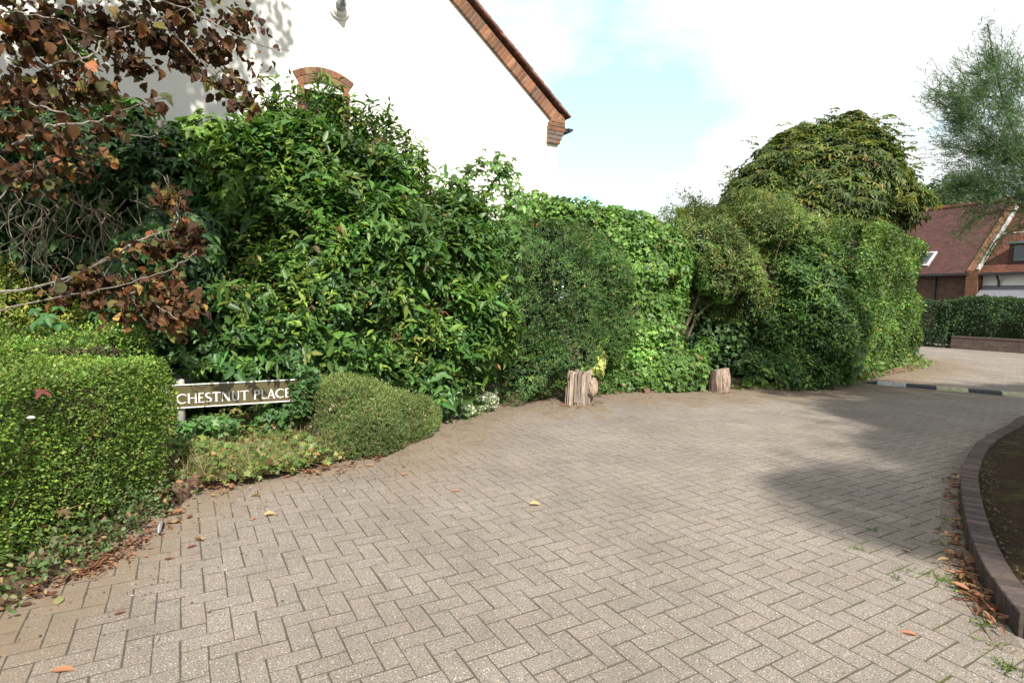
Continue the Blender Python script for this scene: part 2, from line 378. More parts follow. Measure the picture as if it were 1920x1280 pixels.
class Leaves:
    def __init__(s): s.parts = []
    def add(s, kind, P, D, N, L, Wd, col, curl=None):
        T, F = TEMPL[kind]; n = len(P)
        D = unit(D); N = unit(N - D * (N * D).sum(1)[:, None]); X = np.cross(D, N)
        L = np.broadcast_to(np.asarray(L, float), (n,)); Wd = np.broadcast_to(np.asarray(Wd, float), (n,))
        cu = RNG.uniform(-0.3, 2.2, n) if curl is None else np.broadcast_to(curl, (n,))
        V = (P[:, None, :] + T[None, :, 0, None] * (Wd[:, None] * 1.0)[:, :, None] * X[:, None, :]
             + T[None, :, 1, None] * L[:, None, None] * D[:, None, :] + T[None, :, 2, None] * (L * cu)[:, None, None] * N[:, None, :])
        s.parts.append((V.reshape(-1, 3), F, len(T), n, np.repeat(col, len(T), axis=0)))
    def build(s, name, material, parent=None, **kw):
        V = np.concatenate([p[0] for p in s.parts]); col = np.concatenate([p[4] for p in s.parts])
        li, ls, off = [], [], 0
        for (v, F, k, n, c) in s.parts:
            base = off + np.arange(n)[:, None] * k
            flat = np.concatenate([np.asarray(f) for f in F]); li.append((base + flat[None, :]).ravel())
            ls.append(np.tile(np.array([len(f) for f in F]), n)); off += n * k
        li = np.concatenate(li).astype(np.int32); lt = np.concatenate(ls).astype(np.int32)
        st = np.concatenate([[0], np.cumsum(lt)[:-1]]).astype(np.int32)
        me = bpy.data.meshes.new(name)
        me.vertices.add(len(V)); me.vertices.foreach_set('co', V.astype(np.float32).ravel())
        me.loops.add(len(li)); me.loops.foreach_set('vertex_index', li)
        me.polygons.add(len(st)); me.polygons.foreach_set('loop_start', st)
        try: me.polygons.foreach_set('loop_total', lt)
        except Exception: pass
        at = me.attributes.new('col', 'FLOAT_COLOR', 'POINT')
        cc = np.ones((len(V), 4), np.float32); cc[:, :3] = np.clip(col * LEAF_GAIN, 0.001, 1); at.data.foreach_set('color', cc.ravel())
        me.materials.append(material); me.update(calc_edges=True)
        o = bpy.data.objects.new(name, me); C.objects.link(o)
        if parent is not None:
            o.parent = parent; o.location = -Vector(parent.location)
        return tag(o, **kw)
def palette(n, cols, w, P=None, seed=1, jit=0.18, clump=0.22, freq=5.0):
    cols = np.asarray(cols, float); w = np.asarray(w, float); i = RNG.choice(len(cols), n, p=w / w.sum())
    c = cols[i] * np.exp(RNG.normal(0, jit, (n, 1))) * np.exp(RNG.normal(0, 0.05, (n, 3)))
    if P is not None: c = c * np.exp(clump * lump_field(freq, seed + 50)(P) * 0.7)[:, None]
    return c
UP = np.array([0, 0, 1.0]); LEAF_GAIN = 1.35
def sprigs(Lv, P, N, kind, k, SL, L, Wd, cols, w, seed, upb=0.35, outb=0.8, spread=0.95, droop=0.25, rnd=0.5, lj=0.25, clump=0.22, norm_up=0.7, jit=0.18, whorl=False):
    """leafy shoots: k leaves set round a short stem that grows outward from the shrub"""
    n = len(P); d = unit(N * outb + UP * upb + rnd_dir(n) * rnd); a = unit(np.cross(d, rnd_dir(n))); b = np.cross(d, a)
    sl = SL * RNG.uniform(0.6, 1.3, n); tone = palette(n, cols, w, P, seed, jit, clump)
    for i in range(k):
        t = (0.8 + 0.2 * RNG.random(n)) if whorl else (i + 0.7) / k
        th = 2.399 * i + RNG.uniform(0, 0.9, n)
        pr = a * np.cos(th)[:, None] + b * np.sin(th)[:, None]
        q = P + d * (sl * (t - 0.6))[:, None] if not np.isscalar(t) else P + d * (sl * (t - 0.6))[:, None]
        sp = spread if i < k - 1 else 0.35
        D = unit(d * (1.05 - 0.55 * sp) + pr * sp - UP * droop + rnd_dir(n) * 0.22)
        NN = UP * norm_up + N * 0.55 + d * 0.35 + rnd_dir(n) * 0.35
        sz = np.exp(RNG.normal(0, lj, n)) * (1.0 if i < k - 1 else 0.8)
        Lv.add(kind, q, D, NN, L * sz, Wd * sz, tone * np.exp(RNG.normal(0, 0.12, (n, 1))))
def palmate(Lv, P, N, k, L, Wd, cols, w, seed, kind='oval', span=110, clump=0.2, upb=0.45, jit=0.18, lj=0.2):
    n = len(P); m_ = unit(N * 0.9 + UP * upb + rnd_dir(n) * 0.45)
    g = unit(-UP * 0.9 + N * 0.5 + rnd_dir(n) * 0.5); g = unit(g - m_ * (g * m_).sum(1)[:, None]); x = np.cross(m_, g)
    tone = palette(n, cols, w, P, seed, jit, clump); sz = np.exp(RNG.normal(0, lj, n))
    for i in range(k):
        th = R(span) * (2 * i / (k - 1) - 1) if k > 1 else 0
        D = g * math.cos(th) + x * math.sin(th) - m_ * 0.15 + rnd_dir(n) * 0.08
        f = sz * (1 - 0.35 * abs(2 * i / (k - 1) - 1)) if k > 1 else sz
        Lv.add(kind, P, D, m_ + rnd_dir(n) * 0.15, L * f, Wd * f, tone * np.exp(RNG.normal(0, 0.08, (n, 1))))
def scatter(Lv, P, N, kind, L, Wd, cols, w, seed, droop=0.3, rnd=0.8, norm_up=0.3, clump=0.25, lj=0.25, jit=0.18, norm_rnd=0.5, curl=None):
    n = len(P); D = unit(N * 0.3 - UP * droop + rnd_dir(n) * rnd)
    sz = np.exp(RNG.normal(0, lj, n))
    Lv.add(kind, P, D, N * 0.8 + UP * norm_up + rnd_dir(n) * norm_rnd, L * sz, Wd * sz, palette(n, cols, w, P, seed, jit, clump), curl)
def stems_into(mb, targets, base, r0, r1, jitter=0.08, n=5, col=(1, 1, 1)):
    for tgt in targets:
        b = np.asarray(base, float) + RNG.normal(0, 0.06, 3) * [1, 1, 0]
        P = [b]; m_ = 7
        for i in range(1, m_ + 1):
            s = i / m_; q = b * (1 - s) + np.asarray(tgt) * s + [0, 0, 0.25 * math.sin(math.pi * s) * np.linalg.norm(tgt - b) * 0.4]
            P.append(q + RNG.normal(0, jitter * 0.5, 3))
        mb.tube(P, r0, r1, n, col)

# ================================================================== SETTING
def catmull(P, m=12):
    P = np.asarray(P, float); Q = np.vstack([2 * P[0] - P[1], P, 2 * P[-1] - P[-2]]); out_ = []
    for i in range(1, len(Q) - 2):
        for t in np.arange(m) / m:
            out_.append(0.5 * (2 * Q[i] + (Q[i + 1] - Q[i - 1]) * t + (2 * Q[i - 1] - 5 * Q[i] + 4 * Q[i + 1] - Q[i + 2]) * t * t + (3 * Q[i] - Q[i - 1] - 3 * Q[i + 1] + Q[i + 2]) * t ** 3))
    out_.append(Q[-2]); return np.array(out_)
EDGE = catmull([(-2.15, -3), (-2.2, 0.5), (-2.3, 2.6), (-2.36, 3.95), (-2.28, 4.35), (-1.75, 4.85), (-1.28, 5.4), (-0.9, 6.85), (-0.35, 7.85), (0.75, 8.85), (2.2, 9.6),
                (3.7, 10.1), (5.2, 10.15), (6.6, 11.0), (8.0, 12.35), (10.9, 14.9), (12.2, 16.6), (12.6, 18.5), (11.5, 21), (9.5, 25)], 8)
KERB = catmull([tuple(G(*q)[:2]) for q in ((1906, 1193), (1866, 1138), (1835, 1085), (1809, 1008), (1799, 935), (1803, 898), (1825, 855), (1853, 833), (1890, 813))] + [(6.9, 7.55), (8.4, 8.3), (10.4, 9.0), (13.4, 9.5)], 10)
def seg_dist(P, L):
    P = np.asarray(P, float); best = np.full(len(P), 1e9)
    for a, b in zip(L[:-1], L[1:]):
        d = b - a; t = np.clip(((P - a) @ d) / (d @ d), 0, 1); best = np.minimum(best, np.linalg.norm(P - (a + t[:, None] * d), axis=1))
    return best

g = MB(); g.add([(-300, -300, -0.03), (300, -300, -0.03), (300, 300, -0.03), (-300, 300, -0.03)], [(0, 1, 2, 3)])
g.build('ground', M_ground, kind='structure')
g = MB(); g.add([(-6, -6, -0.002), (30, -6, -0.002), (30, 34, -0.002), (-6, 34, -0.002)], [(0, 1, 2, 3)])
g.build('road_base', M_joint, kind='structure')

ROT = R(30.13); ORG = np.array([-0.3497, 2.3422]); UD = np.array([math.cos(ROT), math.sin(ROT)]); WD = np.array([math.sin(ROT), -math.cos(ROT)])
def pavers():
    ii, jj = np.meshgrid(np.arange(-130, 330), np.arange(-260, 130), indexing='ij'); ii = ii.ravel(); jj = jj.ravel(); k = (ii - jj) % 4
    c0, ax = [], []
    m = k == 0; c0.append(np.stack([ii[m] + 1.0, jj[m] + 0.5], 1)); ax.append(np.zeros(m.sum(), int))
    m = k == 3; c0.append(np.stack([ii[m] + 0.5, jj[m] + 1.0], 1)); ax.append(np.ones(m.sum(), int))
    c0 = np.concatenate(c0) * 0.1; ax = np.concatenate(ax)
    ctr = ORG + c0[:, :1] * UD + c0[:, 1:] * WD
    x, y = ctr[:, 0], ctr[:, 1]
    keep = (y > -1.2) & (y < 30) & (x > -4.5) & (x < 26) & (x > -2.9 - 0.03 * y) & (x < 3.2 + 1.25 * np.maximum(y, 0)) & (x > -3.6 + 0.62 * (y - 6)) | False
    ctr, ax = ctr[keep], ax[keep]
    dk = seg_dist(ctr, KERB); ctr, ax = ctr[dk > 0.06], ax[dk > 0.06]
    hx = np.where(ax == 0, 0.1, 0.05) - 0.0024; hy = np.where(ax == 0, 0.05, 0.1) - 0.0036
    dirs = (np.broadcast_to(UD, (len(ctr), 2)), np.broadcast_to(WD, (len(ctr), 2)))
    # border course that follows the kerb
    acc, bc, bt = 0.0, [], []
    for a, b in zip(KERB[:-1], KERB[1:]):
        L = np.linalg.norm(b - a); t = (b - a) / L; nrm = np.array([-t[1], t[0]])
        while acc < L:
            bc.append(a + t * acc + nrm * 0.064); bt.append(t); acc += 0.203
        acc -= L
    bc, bt = np.array(bc), np.array(bt)
    ctr = np.vstack([ctr, bc]); hx = np.concatenate([hx, np.full(len(bc), 0.0975)]); hy = np.concatenate([hy, np.full(len(bc), 0.056)])
    d1 = np.vstack([dirs[0], bt]); d2 = np.vstack([dirs[1], np.stack([bt[:, 1], -bt[:, 0]], 1)])
    n_ = len(ctr); isb = np.arange(n_) >= n_ - len(bc)
    jit = RNG.normal(0, 0.0005, n_); tx = RNG.normal(0, 0.003, n_); ty = RNG.normal(0, 0.003, n_)
    ang = RNG.normal(0, 0.011, n_); ca, sa = np.cos(ang)[:, None], np.sin(ang)[:, None]
    d1, d2 = d1 * ca + d2 * sa, d2 * ca - d1 * sa
    ctr = ctr + RNG.normal(0, 0.0011, ctr.shape)
    V = np.zeros((n_, 8, 3)); sg = [(-1, -1), (1, -1), (1, 1), (-1, 1)]
    for q, (sx, sy) in enumerate(sg):
        for ring, (ins, z) in enumerate(((0, -0.009), (0.0014, 0.0))):
            ox = sx * (hx - ins); oy = sy * (hy - ins)
            xy = ctr + d1 * ox[:, None] + d2 * oy[:, None]
            V[:, ring * 4 + q, :2] = xy; V[:, ring * 4 + q, 2] = z + jit + tx * ox + ty * oy + np.where(isb, 0.004, 0)
    F0 = np.array([(4, 5, 6, 7), (0, 1, 5, 4), (1, 2, 6, 5), (2, 3, 7, 6), (3, 0, 4, 7)])
    # d1 x d2 points down for the lattice, so faces are wound the other way
    F0 = F0[:, ::-1]
    pal = np.array([(0.206, 0.182, 0.162), (0.210, 0.183, 0.163), (0.204, 0.183, 0.160), (0.202, 0.182, 0.164), (0.211, 0.187, 0.166), (0.200, 0.176, 0.156)])
    col = pal[RNG.integers(0, len(pal), n_)] * np.exp(RNG.normal(0, 0.018, (n_, 1)))
    col[isb] *= 0.75
    de = seg_dist(ctr, EDGE); dkk = seg_dist(ctr, KERB)
    dirt = np.clip(1.05 - de / np.where(ctr[:, 0] < -1, .8, 1.6), 0, 1) + 0.5 * np.clip(1 - dkk / 0.5, 0, 1)
    me = bpy.data.meshes.new('road'); me.vertices.add(n_ * 8); me.vertices.foreach_set('co', V.astype(np.float32).ravel())
    li = (np.arange(n_)[:, None] * 8 + F0.ravel()[None]).ravel().astype(np.int32)
    me.loops.add(len(li)); me.loops.foreach_set('vertex_index', li); me.polygons.add(n_ * 5)
    me.polygons.foreach_set('loop_start', (np.arange(n_ * 5) * 4).astype(np.int32))
    a = me.attributes.new('col', 'FLOAT_COLOR', 'POINT'); cc = np.ones((n_ * 8, 4), np.float32); cc[:, :3] = np.repeat(col, 8, 0); a.data.foreach_set('color', cc.ravel())
    a = me.attributes.new('dirt', 'FLOAT', 'POINT'); a.data.foreach_set('value', np.repeat(dirt, 8).astype(np.float32))
    me.polygons.foreach_set('use_smooth', np.zeros(n_ * 5, bool)); me.materials.append(M_paver); me.update(calc_edges=True)
    o = bpy.data.objects.new('road', me); C.objects.link(o); tag(o, kind='structure')
pavers()

# verge: raised soil from the road edge back under the shrubs
def verge():
    g = MB(); e = EDGE; t = np.gradient(e, axis=0); t /= np.linalg.norm(t, axis=1)[:, None]; nl = np.stack([-t[:, 1], t[:, 0]], 1)
    rows = [(0.0, -0.02), (0.04, 0.03), (0.14, 0.07), (0.35, 0.11), (0.7, 0.16)]
    fld = lump_field(5, 3); V = []; k = len(e)
    for (dd, z) in rows:
        for i in range(k):
            p = e[i] + nl[i] * dd; w = 0.02 if dd > 0 else 0.0
            V.append((p[0], p[1], z + w * fld(np.array([[p[0], p[1], 0]]))[0]))
    F = [(r * k + i, r * k + i + 1, (r + 1) * k + i + 1, (r + 1) * k + i) for r in range(len(rows) - 1) for i in range(k - 1)]
    far = [(-9, 30, 0.16), (-16, 26, 0.16), (-16, -3, 0.16)]
    base = len(V); V += far; last = (len(rows) - 1) * k
    F.append(tuple(range(last, last + k)) + (base, base + 1, base + 2))
    g.add(V, F); g.build('verge_soil', M_soil, kind='structure')
verge()

# silt washed over the outer blocks: fills the joints, then covers the blocks near the verge
def silt():
    i0, i1 = 20, 138; e = EDGE[i0:i1]; t = np.gradient(e, axis=0); t /= np.linalg.norm(t, axis=1)[:, None]; nl = np.stack([t[:, 1], -t[:, 0]], 1)
    e2 = []; nn_ = []
    for i in range(len(e) - 1):
        for q in range(5): e2.append(e[i] * (1 - q / 5) + e[i + 1] * q / 5); nn_.append(nl[i] * (1 - q / 5) + nl[i + 1] * q / 5)
    e2, nn_ = np.array(e2), np.array(nn_); k = len(e2); f1, f2 = lump_field(1.6, 71, 3), lump_field(9, 72, 3); V = []; m_ = 26
    w = np.clip((e2[:, 0] + 1.6) / 2.2, 0, 1) * .95 + .16; w = np.where(e2[:, 1] > 12.5, .35, w) * np.clip((e2[:, 1] - 3.2) / 1.5, .05, 1)
    for r in range(m_):
        d = -.12 + (w + .45) * 1.5 * r / (m_ - 1); P = e2 + nn_ * d[:, None]; P3 = np.concatenate([P, np.zeros((k, 1))], 1)
        z = .006 * (1 - np.clip(d, 0, 9) / (w * (1 + .25 * f1(P3)))) + .0016 * f2(P3); z = np.clip(z, -.0095, .012)
        V.append(np.concatenate([P, z[:, None]], 1))
    g = MB(); g.add(np.concatenate(V), [(r * k + i, (r + 1) * k + i, (r + 1) * k + i + 1, r * k + i + 1) for r in range(m_ - 1) for i in range(k - 1)])
    g.build('silt', M_silt, None, True, kind='structure')
m, n = mat('silt'); t = NT(n); p = t.pos(); M_silt = m
f = t.noise(p, 30, 7, 0.7); c = t.ramp(f, 0.3, 0.7, (0.13, 0.1, 0.072, 1), (0.24, 0.195, 0.15, 1))
c = t.mix(t.math('MULTIPLY', t.ramp(t.noise(p, 4.5, 5, 0.65), 0.5, 0.66), .45), c, (0.10, 0.068, 0.047, 1))
t.out(t.bsdf(c, 0.95, 0.1, t.bump(f, 0.5, 0.006)))
silt()

# planting bed inside the kerb, and the brick kerb round it
def kerb():
    t = np.gradient(KERB, axis=0); t /= np.linalg.norm(t, axis=1)[:, None]; nr = np.stack([t[:, 1], -t[:, 0]], 1)
    inner = KERB + nr * 0.115
    g = MB(); V = [(p[0], p[1], 0.10) for p in inner] + [(15, 3, 0.12), (9, -2, 0.12), (KERB[0][0] + 1.9, KERB[0][1] - .6, 0.10)]
    cx = np.mean([(v[0], v[1]) for v in V], axis=0)
    fld = lump_field(3, 9); V2 = []
    m_ = len(V)
    for s in (1.0, 0.85, 0.6, 0.3):
        for v in V: V2.append((cx[0] + (v[0] - cx[0]) * s, cx[1] + (v[1] - cx[1]) * s, 0.09 + 0.06 * (1 - s) + 0.015 * fld(np.array([[v[0] * s, v[1] * s, s]]))[0]))
    F = [(r * m_ + i, r * m_ + (i + 1) % m_, (r + 1) * m_ + (i + 1) % m_, (r + 1) * m_ + i) for r in range(3) for i in range(m_)]
    F.append(tuple(range(3 * m_, 4 * m_))); F = [f[::-1] for f in F]
    g.add(V2, F); g.build('bed_soil', M_bed, kind='structure')
    root = empty('brick_kerb', (KERB[0][0], KERB[0][1], 0), 0, 'curved dark purple brick kerb round the shaded planting bed', 'kerb')
    b, mo = MB(), MB()
    pal = np.array([(0.075, 0.056, 0.05), (0.06, 0.046, 0.043), (0.088, 0.063, 0.054), (0.068, 0.054, 0.051), (0.095, 0.07, 0.058)])
    path = [KERB[i] for i in range(len(KERB))]
    acc = 0.04
    for a, c in zip(path[:-1], path[1:]):
        L = np.linalg.norm(c - a); tt = (c - a) / L; nn = np.array([tt[1], -tt[0]])
        while acc < L:
            p = a + tt * acc + nn * 0.058
            M = np.array([[nn[0], tt[0], 0], [nn[1], tt[1], 0], [0, 0, 1.0]])
            b.box((p[0], p[1], 0.054 + RNG.normal(0, 0.0015)), (0.058, 0.0338, 0.066), M, pal[RNG.integers(5)] * math.exp(RNG.normal(0, 0.12)), 0.006)
            acc += 0.074
        acc -= L
    a, c = KERB[0] + [0.02, -.02], KERB[0] + [1.9, -.75]; L = np.linalg.norm(c - a); tt = (c - a) / L; nn = np.array([-tt[1], tt[0]])
    for q in range(9):
        p = a + tt * (0.11 + q * 0.225) + nn * 0.045
        M = np.array([[tt[0], nn[0], 0], [tt[1], nn[1], 0], [0, 0, 1.0]])
        b.box((p[0], p[1], 0.048), (0.1075, 0.05, 0.07), M, np.array([(0.19, 0.10, 0.07), (0.15, 0.085, 0.065)][q % 2]), 0.006)
    b.build('kerb_brick', M_brickattr, root)
    V = [];
    for p, q in zip(KERB + nr * 0.005, KERB + nr * 0.111): V += [(p[0], p[1], -0.01), (p[0], p[1], 0.115), (q[0], q[1], 0.115), (q[0], q[1], -0.01)]
    mo.add(V, [(i * 4 + k, i * 4 + (k + 1) % 4, i * 4 + 4 + (k + 1) % 4, i * 4 + 4 + k) for i in range(len(KERB) - 1) for k in range(4)] + [(0, 1, 2, 3)])
    mo.build('mortar', M_dark_mortar, root)
M_dark_mortar = plain('dark_mortar', (0.07, 0.058, 0.05), 0.95, 0.1, 0.3, 30, 0.4)
kerb()

# red edging stones that show along the left verge
def edging(pts, label, h=0.1):
    P = np.asarray(pts, float); g = MB(); prof = [(-0.05, -0.02), (-0.055, 0.5), (-0.03, 0.9), (0.01, 1.0), (0.05, 0.9), (0.07, 0.4), (0.07, -0.02)]
    P = catmull(P, 8); t = np.gradient(P, axis=0); t /= np.linalg.norm(t, axis=1)[:, None]; nl = np.stack([-t[:, 1], t[:, 0]], 1); V = []
    for i in range(len(P)):
        w = 1 + 0.25 * math.sin(i * 1.3) ; zz = h * (0.85 + 0.2 * math.sin(i * 0.9 + 1))
        for (d, z) in prof: V.append((P[i][0] + nl[i][0] * d * w, P[i][1] + nl[i][1] * d * w, z * zz))
    k = len(prof); F = [(i * k + j, i * k + j + 1, (i + 1) * k + j + 1, (i + 1) * k + j) for i in range(len(P) - 1) for j in range(k - 1)] + [tuple(range(k)), tuple(range((len(P) - 1) * k, len(P) * k))[::-1]]
    g.add(V, F); g.build('edging_stone', M_redkerb, None, True, label, 'edging stone', 'red edging stones along the verge')
def gp(*q): return [tuple(G(*p)[:2]) for p in q]
edging(gp((318, 950), (345, 930), (372, 914), (398, 902)), 'worn red edging stone poking out beside the clipped box hedge', 0.12)
edging(gp((440, 897), (475, 884), (510, 872), (545, 864)), 'rounded red edging stone between ground ivy and round grey-green bush', 0.13)
edging(gp((1205, 737), (1240, 735), (1275, 734)), 'low red edging stone under the ivy between the two stumps', 0.08)
edging(gp((1560, 722), (1600, 713), (1640, 707), (1690, 698)), 'long red edging stone under the clipped hedge by the speed bump', 0.12)

# ------------------------------------------------------------------ speed bump
def speed_bump():
    a, b = np.array([7.35, 11.35]), np.array([9.2, 10.05]); t = (b - a) / np.linalg.norm(b - a); nn = np.array([t[1], -t[0]])
    root = empty('speed_bump', (a[0], a[1], 0), 0, 'low black speed bump with worn white and yellow blocks across the road', 'speed bump')
    prof = [(-0.2, 0.0), (-0.15, 0.035), (-0.06, 0.055), (0.06, 0.055), (0.15, 0.035), (0.2, 0.0)]
    pos = -0.22
    for i in range(12):
        L = 0.22 if i == 0 else 0.47; g = MB(); V = []
        white = i % 2 == 1
        ss = [pos + L * q / 4 for q in range(5)]
        for q, s_ in enumerate(ss):
            k = (0.15 + 0.85 * q / 4) if i == 0 else 1.0
            for (d, z) in prof: p = a + t * s_ + nn * d * (0.5 + 0.5 * k); V.append((p[0], p[1], z * k + 0.002))
        n_ = len(prof); F = [(r * n_ + j, r * n_ + j + 1, (r + 1) * n_ + j + 1, (r + 1) * n_ + j) for r in range(4) for j in range(n_ - 1)] + [tuple(range(n_)), tuple(range(4 * n_, 5 * n_))[::-1]]
        col = (0.035, 0.036, 0.042) if not white else ((0.33, 0.34, 0.33) if i == 1 else (0.33, 0.31, 0.2))
        g.add(V, F, col); o = g.build('white_block' if white else 'black_block', M_rubber, root)
        pos += L + (0.004)
speed_bump()

# ------------------------------------------------------------------ gable house
WO = np.array([0.78, 11.0]); WU = np.array([math.sin(R(60.5)), math.cos(R(60.5))]); WB = np.array([-WU[1], WU[0]])   # along the wall, into the house
def wallpt(px, py):
    d = ray(px, py); Mx = np.array([[WU[0], -d[0]], [WU[1], -d[1]]]); t, s = np.linalg.solve(Mx, -WO)
    return t, CAMH + d[2] * s
def house():
    rz = math.atan2(WU[1], WU[0])
    root = empty('gable_house', (WO[0], WO[1], 0), rz, 'tall white rendered gable house with brick trimmed verge above the shrubs', 'house')
    L0 = (0, 0, 0)
    tl = -11.5
    ev = wallpt(1036, 213); ze = ev[1]
    v1 = wallpt(1045, 225); v2 = wallpt(859, 0); sl = (v2[1] - v1[1]) / (v1[0] - v2[0])
    mid = tl / 2; zr = ze + (-mid) * sl
    depth = 9.0
    wt, wz = wallpt(607, 198); ww, wh = 0.28, 0.55; w0, w1, z0, z1 = wt - ww, wt + ww, wz - 1.1, wz + 0.2
    g = MB()
    # front wall as quads round the window opening
    roofz = lambda x: min(ze + (0 - x) * sl, ze + (x - tl) * sl)
    def quad(x0, x1, za, zb0, zb1):
        g.add([(x0, 0, za), (x1, 0, za), (x1, 0, zb1), (x0, 0, zb0)], [(0, 1, 2, 3)])
    quad(tl, w0, 0, roofz(tl), roofz(w0)) if w0 < mid else None
    if w0 >= mid:
        quad(tl, mid, 0, ze, zr); quad(mid, w0, 0, zr, roofz(w0))
    quad(w0, w1, 0, z0, z0)
    if w0 < mid < w1:
        quad(w0, mid, z1, roofz(w0), zr); quad(mid, w1, z1, zr, roofz(w1)); quad(w1, 0, 0, roofz(w1), ze)
    elif w1 <= mid:
        quad(w0, w1, z1, roofz(w0), roofz(w1)); quad(w1, mid, 0, roofz(w1), zr); quad(mid, 0, 0, zr, ze)
    else:
        quad(w0, w1, z1, roofz(w0), roofz(w1)); quad(w1, 0, 0, roofz(w1), ze)
    g.add([(w0, 0, z0), (w1, 0, z0), (w1, .12, z0), (w0, .12, z0), (w0, 0, z1), (w1, 0, z1), (w1, .12, z1), (w0, .12, z1)], [(0, 1, 2, 3), (4, 7, 6, 5), (0, 3, 7, 4), (1, 5, 6, 2)])
    g.add([(0, 0, 0), (0, depth, 0), (0, depth, ze), (0, 0, ze), (tl, 0, 0), (tl, depth, 0), (tl, depth, ze), (tl, 0, ze), (mid, depth, zr)],
          [(0, 1, 2, 3), (4, 7, 6, 5), (1, 5, 6, 8, 2)])
    g.build('wall', M_render, root, loc=L0)
    # window
    f = MB()
    for (c, h) in (((wt, .09, z1 - .03), (ww, .03, .03)), ((wt, .09, z0 + .03), (ww, .03, .03)), ((w0 + .03, .09, (z0 + z1) / 2), (.03, .03, (z1 - z0) / 2 - .06)), ((w1 - .03, .09, (z0 + z1) / 2), (.03, .03, (z1 - z0) / 2 - .06)), ((wt, .092, (z0 + z1) / 2), (.018, .022, (z1 - z0) / 2 - .06))):
        f.box(c, h)
    fr = f.build('window', M_darkwood, root, loc=L0)
    p = MB(); p.box((wt, .105, (z0 + z1) / 2), (ww - .06, .004, (z1 - z0) / 2 - .06)); p.build('pane', M_glass, fr, loc=L0)
    # brick arch (two rings) and jambs
    pal = np.array([(0.2, 0.092, 0.055), (0.24, 0.105, 0.06), (0.165, 0.09, 0.062), (0.235, 0.125, 0.075), (0.13, 0.075, 0.055)])
    b, mo = MB(), MB(); rad = 0.58; ctr_z = z1 + 0.06 - math.sqrt(rad ** 2 - ww ** 2)
    a0 = math.asin((ww + .05) / rad)
    for ring in range(2):
        r0 = rad + ring * 0.112; nb = 10 + ring
        for q in range(nb):
            th = -a0 + 2 * a0 * (q + .5) / nb; cc, ss = math.cos(th), math.sin(th)
            M = np.array([[cc, 0, ss], [0, 1, 0], [-ss, 0, cc]])
            b.box((wt + ss * (r0 + .051), -.006, ctr_z + cc * (r0 + .051)), ((r0 + .05) * a0 / nb - .004, .02, .0505), M, pal[RNG.integers(5)] * math.exp(RNG.normal(0, .12)), .004)
    for q in range(8):
        th = -a0 + 2 * a0 * (q + .5) / 8; cc, ss = math.cos(th), math.sin(th); M = np.array([[cc, 0, ss], [0, 1, 0], [-ss, 0, cc]])
        mo.box((wt + ss * (rad + .11), -.002, ctr_z + cc * (rad + .11)), ((rad + .12) * a0 / 8 + .002, .014, .108), M)
    zz = z0
    while zz < z1 - .02:
        for sx in (-1, 1):
            for q in range(1):
                b.box((wt + sx * (ww + .055), -.006, zz + .034), (.053, .02, .0335), None, pal[RNG.integers(5)] * math.exp(RNG.normal(0, .15)), .004)
        zz += .075
    ar = b.build('window_arch', M_brickattr, root, loc=L0); mo.build('arch_mortar', M_mortar, ar, loc=L0)
    # brick verge: bricks laid square to the slope, plus the corbelled kneeler at the eaves
    for sgn in (1, -1):
        b, mo = MB(), MB(); ux, uz = -sgn / math.hypot(1, sl), sl / math.hypot(1, sl); nx, nz = sgn * uz, -ux * sgn
        ox = 0.0 if sgn == 1 else tl
        nlen = math.hypot(mid, zr - ze); kk = int((nlen + .12) / .0775)
        M = np.array([[ux, 0, nx], [0, 1, 0], [uz, 0, nz]])
        for q in range(-1, kk):
            s_ = q * .0775 + .03; c = np.array([ox + ux * s_ - nx * .108, -.02, ze + uz * s_ - nz * .108])
            b.box(c, (.0335, .035, .104), M, pal[RNG.integers(5)] * math.exp(RNG.normal(0, .18)), .004)
        c = np.array([ox + ux * nlen / 2 - nx * .108, -.012, ze + uz * nlen / 2 - nz * .108]); mo.box(c, (nlen / 2, .036, .1), M)
        # kneeler courses stepping out
        for q in range(6):
            zc = ze - .13 - .078 * q; outx = (0.125, 0.125, .125, .095, .055, .02)[q]; x0 = -0.26 if q > 1 else -0.2
            xs = [x0, x0 + (.17 if q % 2 else .10), outx]
            if q < 2: xs = [-.24 + .05 * (1 - q), -.06, outx]
            for k_ in range(len(xs) - 1):
                dark = pal[RNG.integers(5)] if (q < 2 or RNG.random() < .25) else np.array((0.15, 0.115, 0.10))
                b.box((ox + sgn * (xs[k_] + xs[k_ + 1]) / 2, -.022 + .12, zc), ((xs[k_ + 1] - xs[k_]) / 2 - .004, .16, .034), None, dark * math.exp(RNG.normal(0, .12)), .004)
            mo.box((ox + sgn * (x0 + outx - .012) / 2, .115, zc), ((outx - x0) / 2 - .008, .165, .039))
        b.box((ox + sgn * .0, -.02, ze - .05), (.11, .03, .06), None, pal[0], .004)
        v = b.build('verge_brick', M_brickattr, root, loc=L0); mo.build('verge_mortar', M_mortar, v, loc=L0)
        # roof slope: courses of tiles, each lapping the one below
        rf = MB(); nc = int((nlen + .2) / .1)
        tp = np.array([(0.19, 0.09, 0.068), (0.22, 0.1, 0.074), (0.16, 0.08, 0.064), (0.23, 0.12, 0.09)])
        for q in range(nc):
            s_ = -.07 + q * .1; an = .085; Mt = M @ np.array([[math.cos(an), 0, math.sin(an)], [0, 1, 0], [-math.sin(an), 0, math.cos(an)]])
            c = np.array([ox + ux * s_ + nx * .088, depth / 2 - .06 - RNG.uniform(0, .012), ze + uz * s_ + nz * .088])
            rf.box(c, (.12, depth / 2 + .06, .016), Mt, tp[RNG.integers(4)] * math.exp(RNG.normal(0, .12)))
        ro = rf.build('roof', M_brickattr, root, loc=L0)
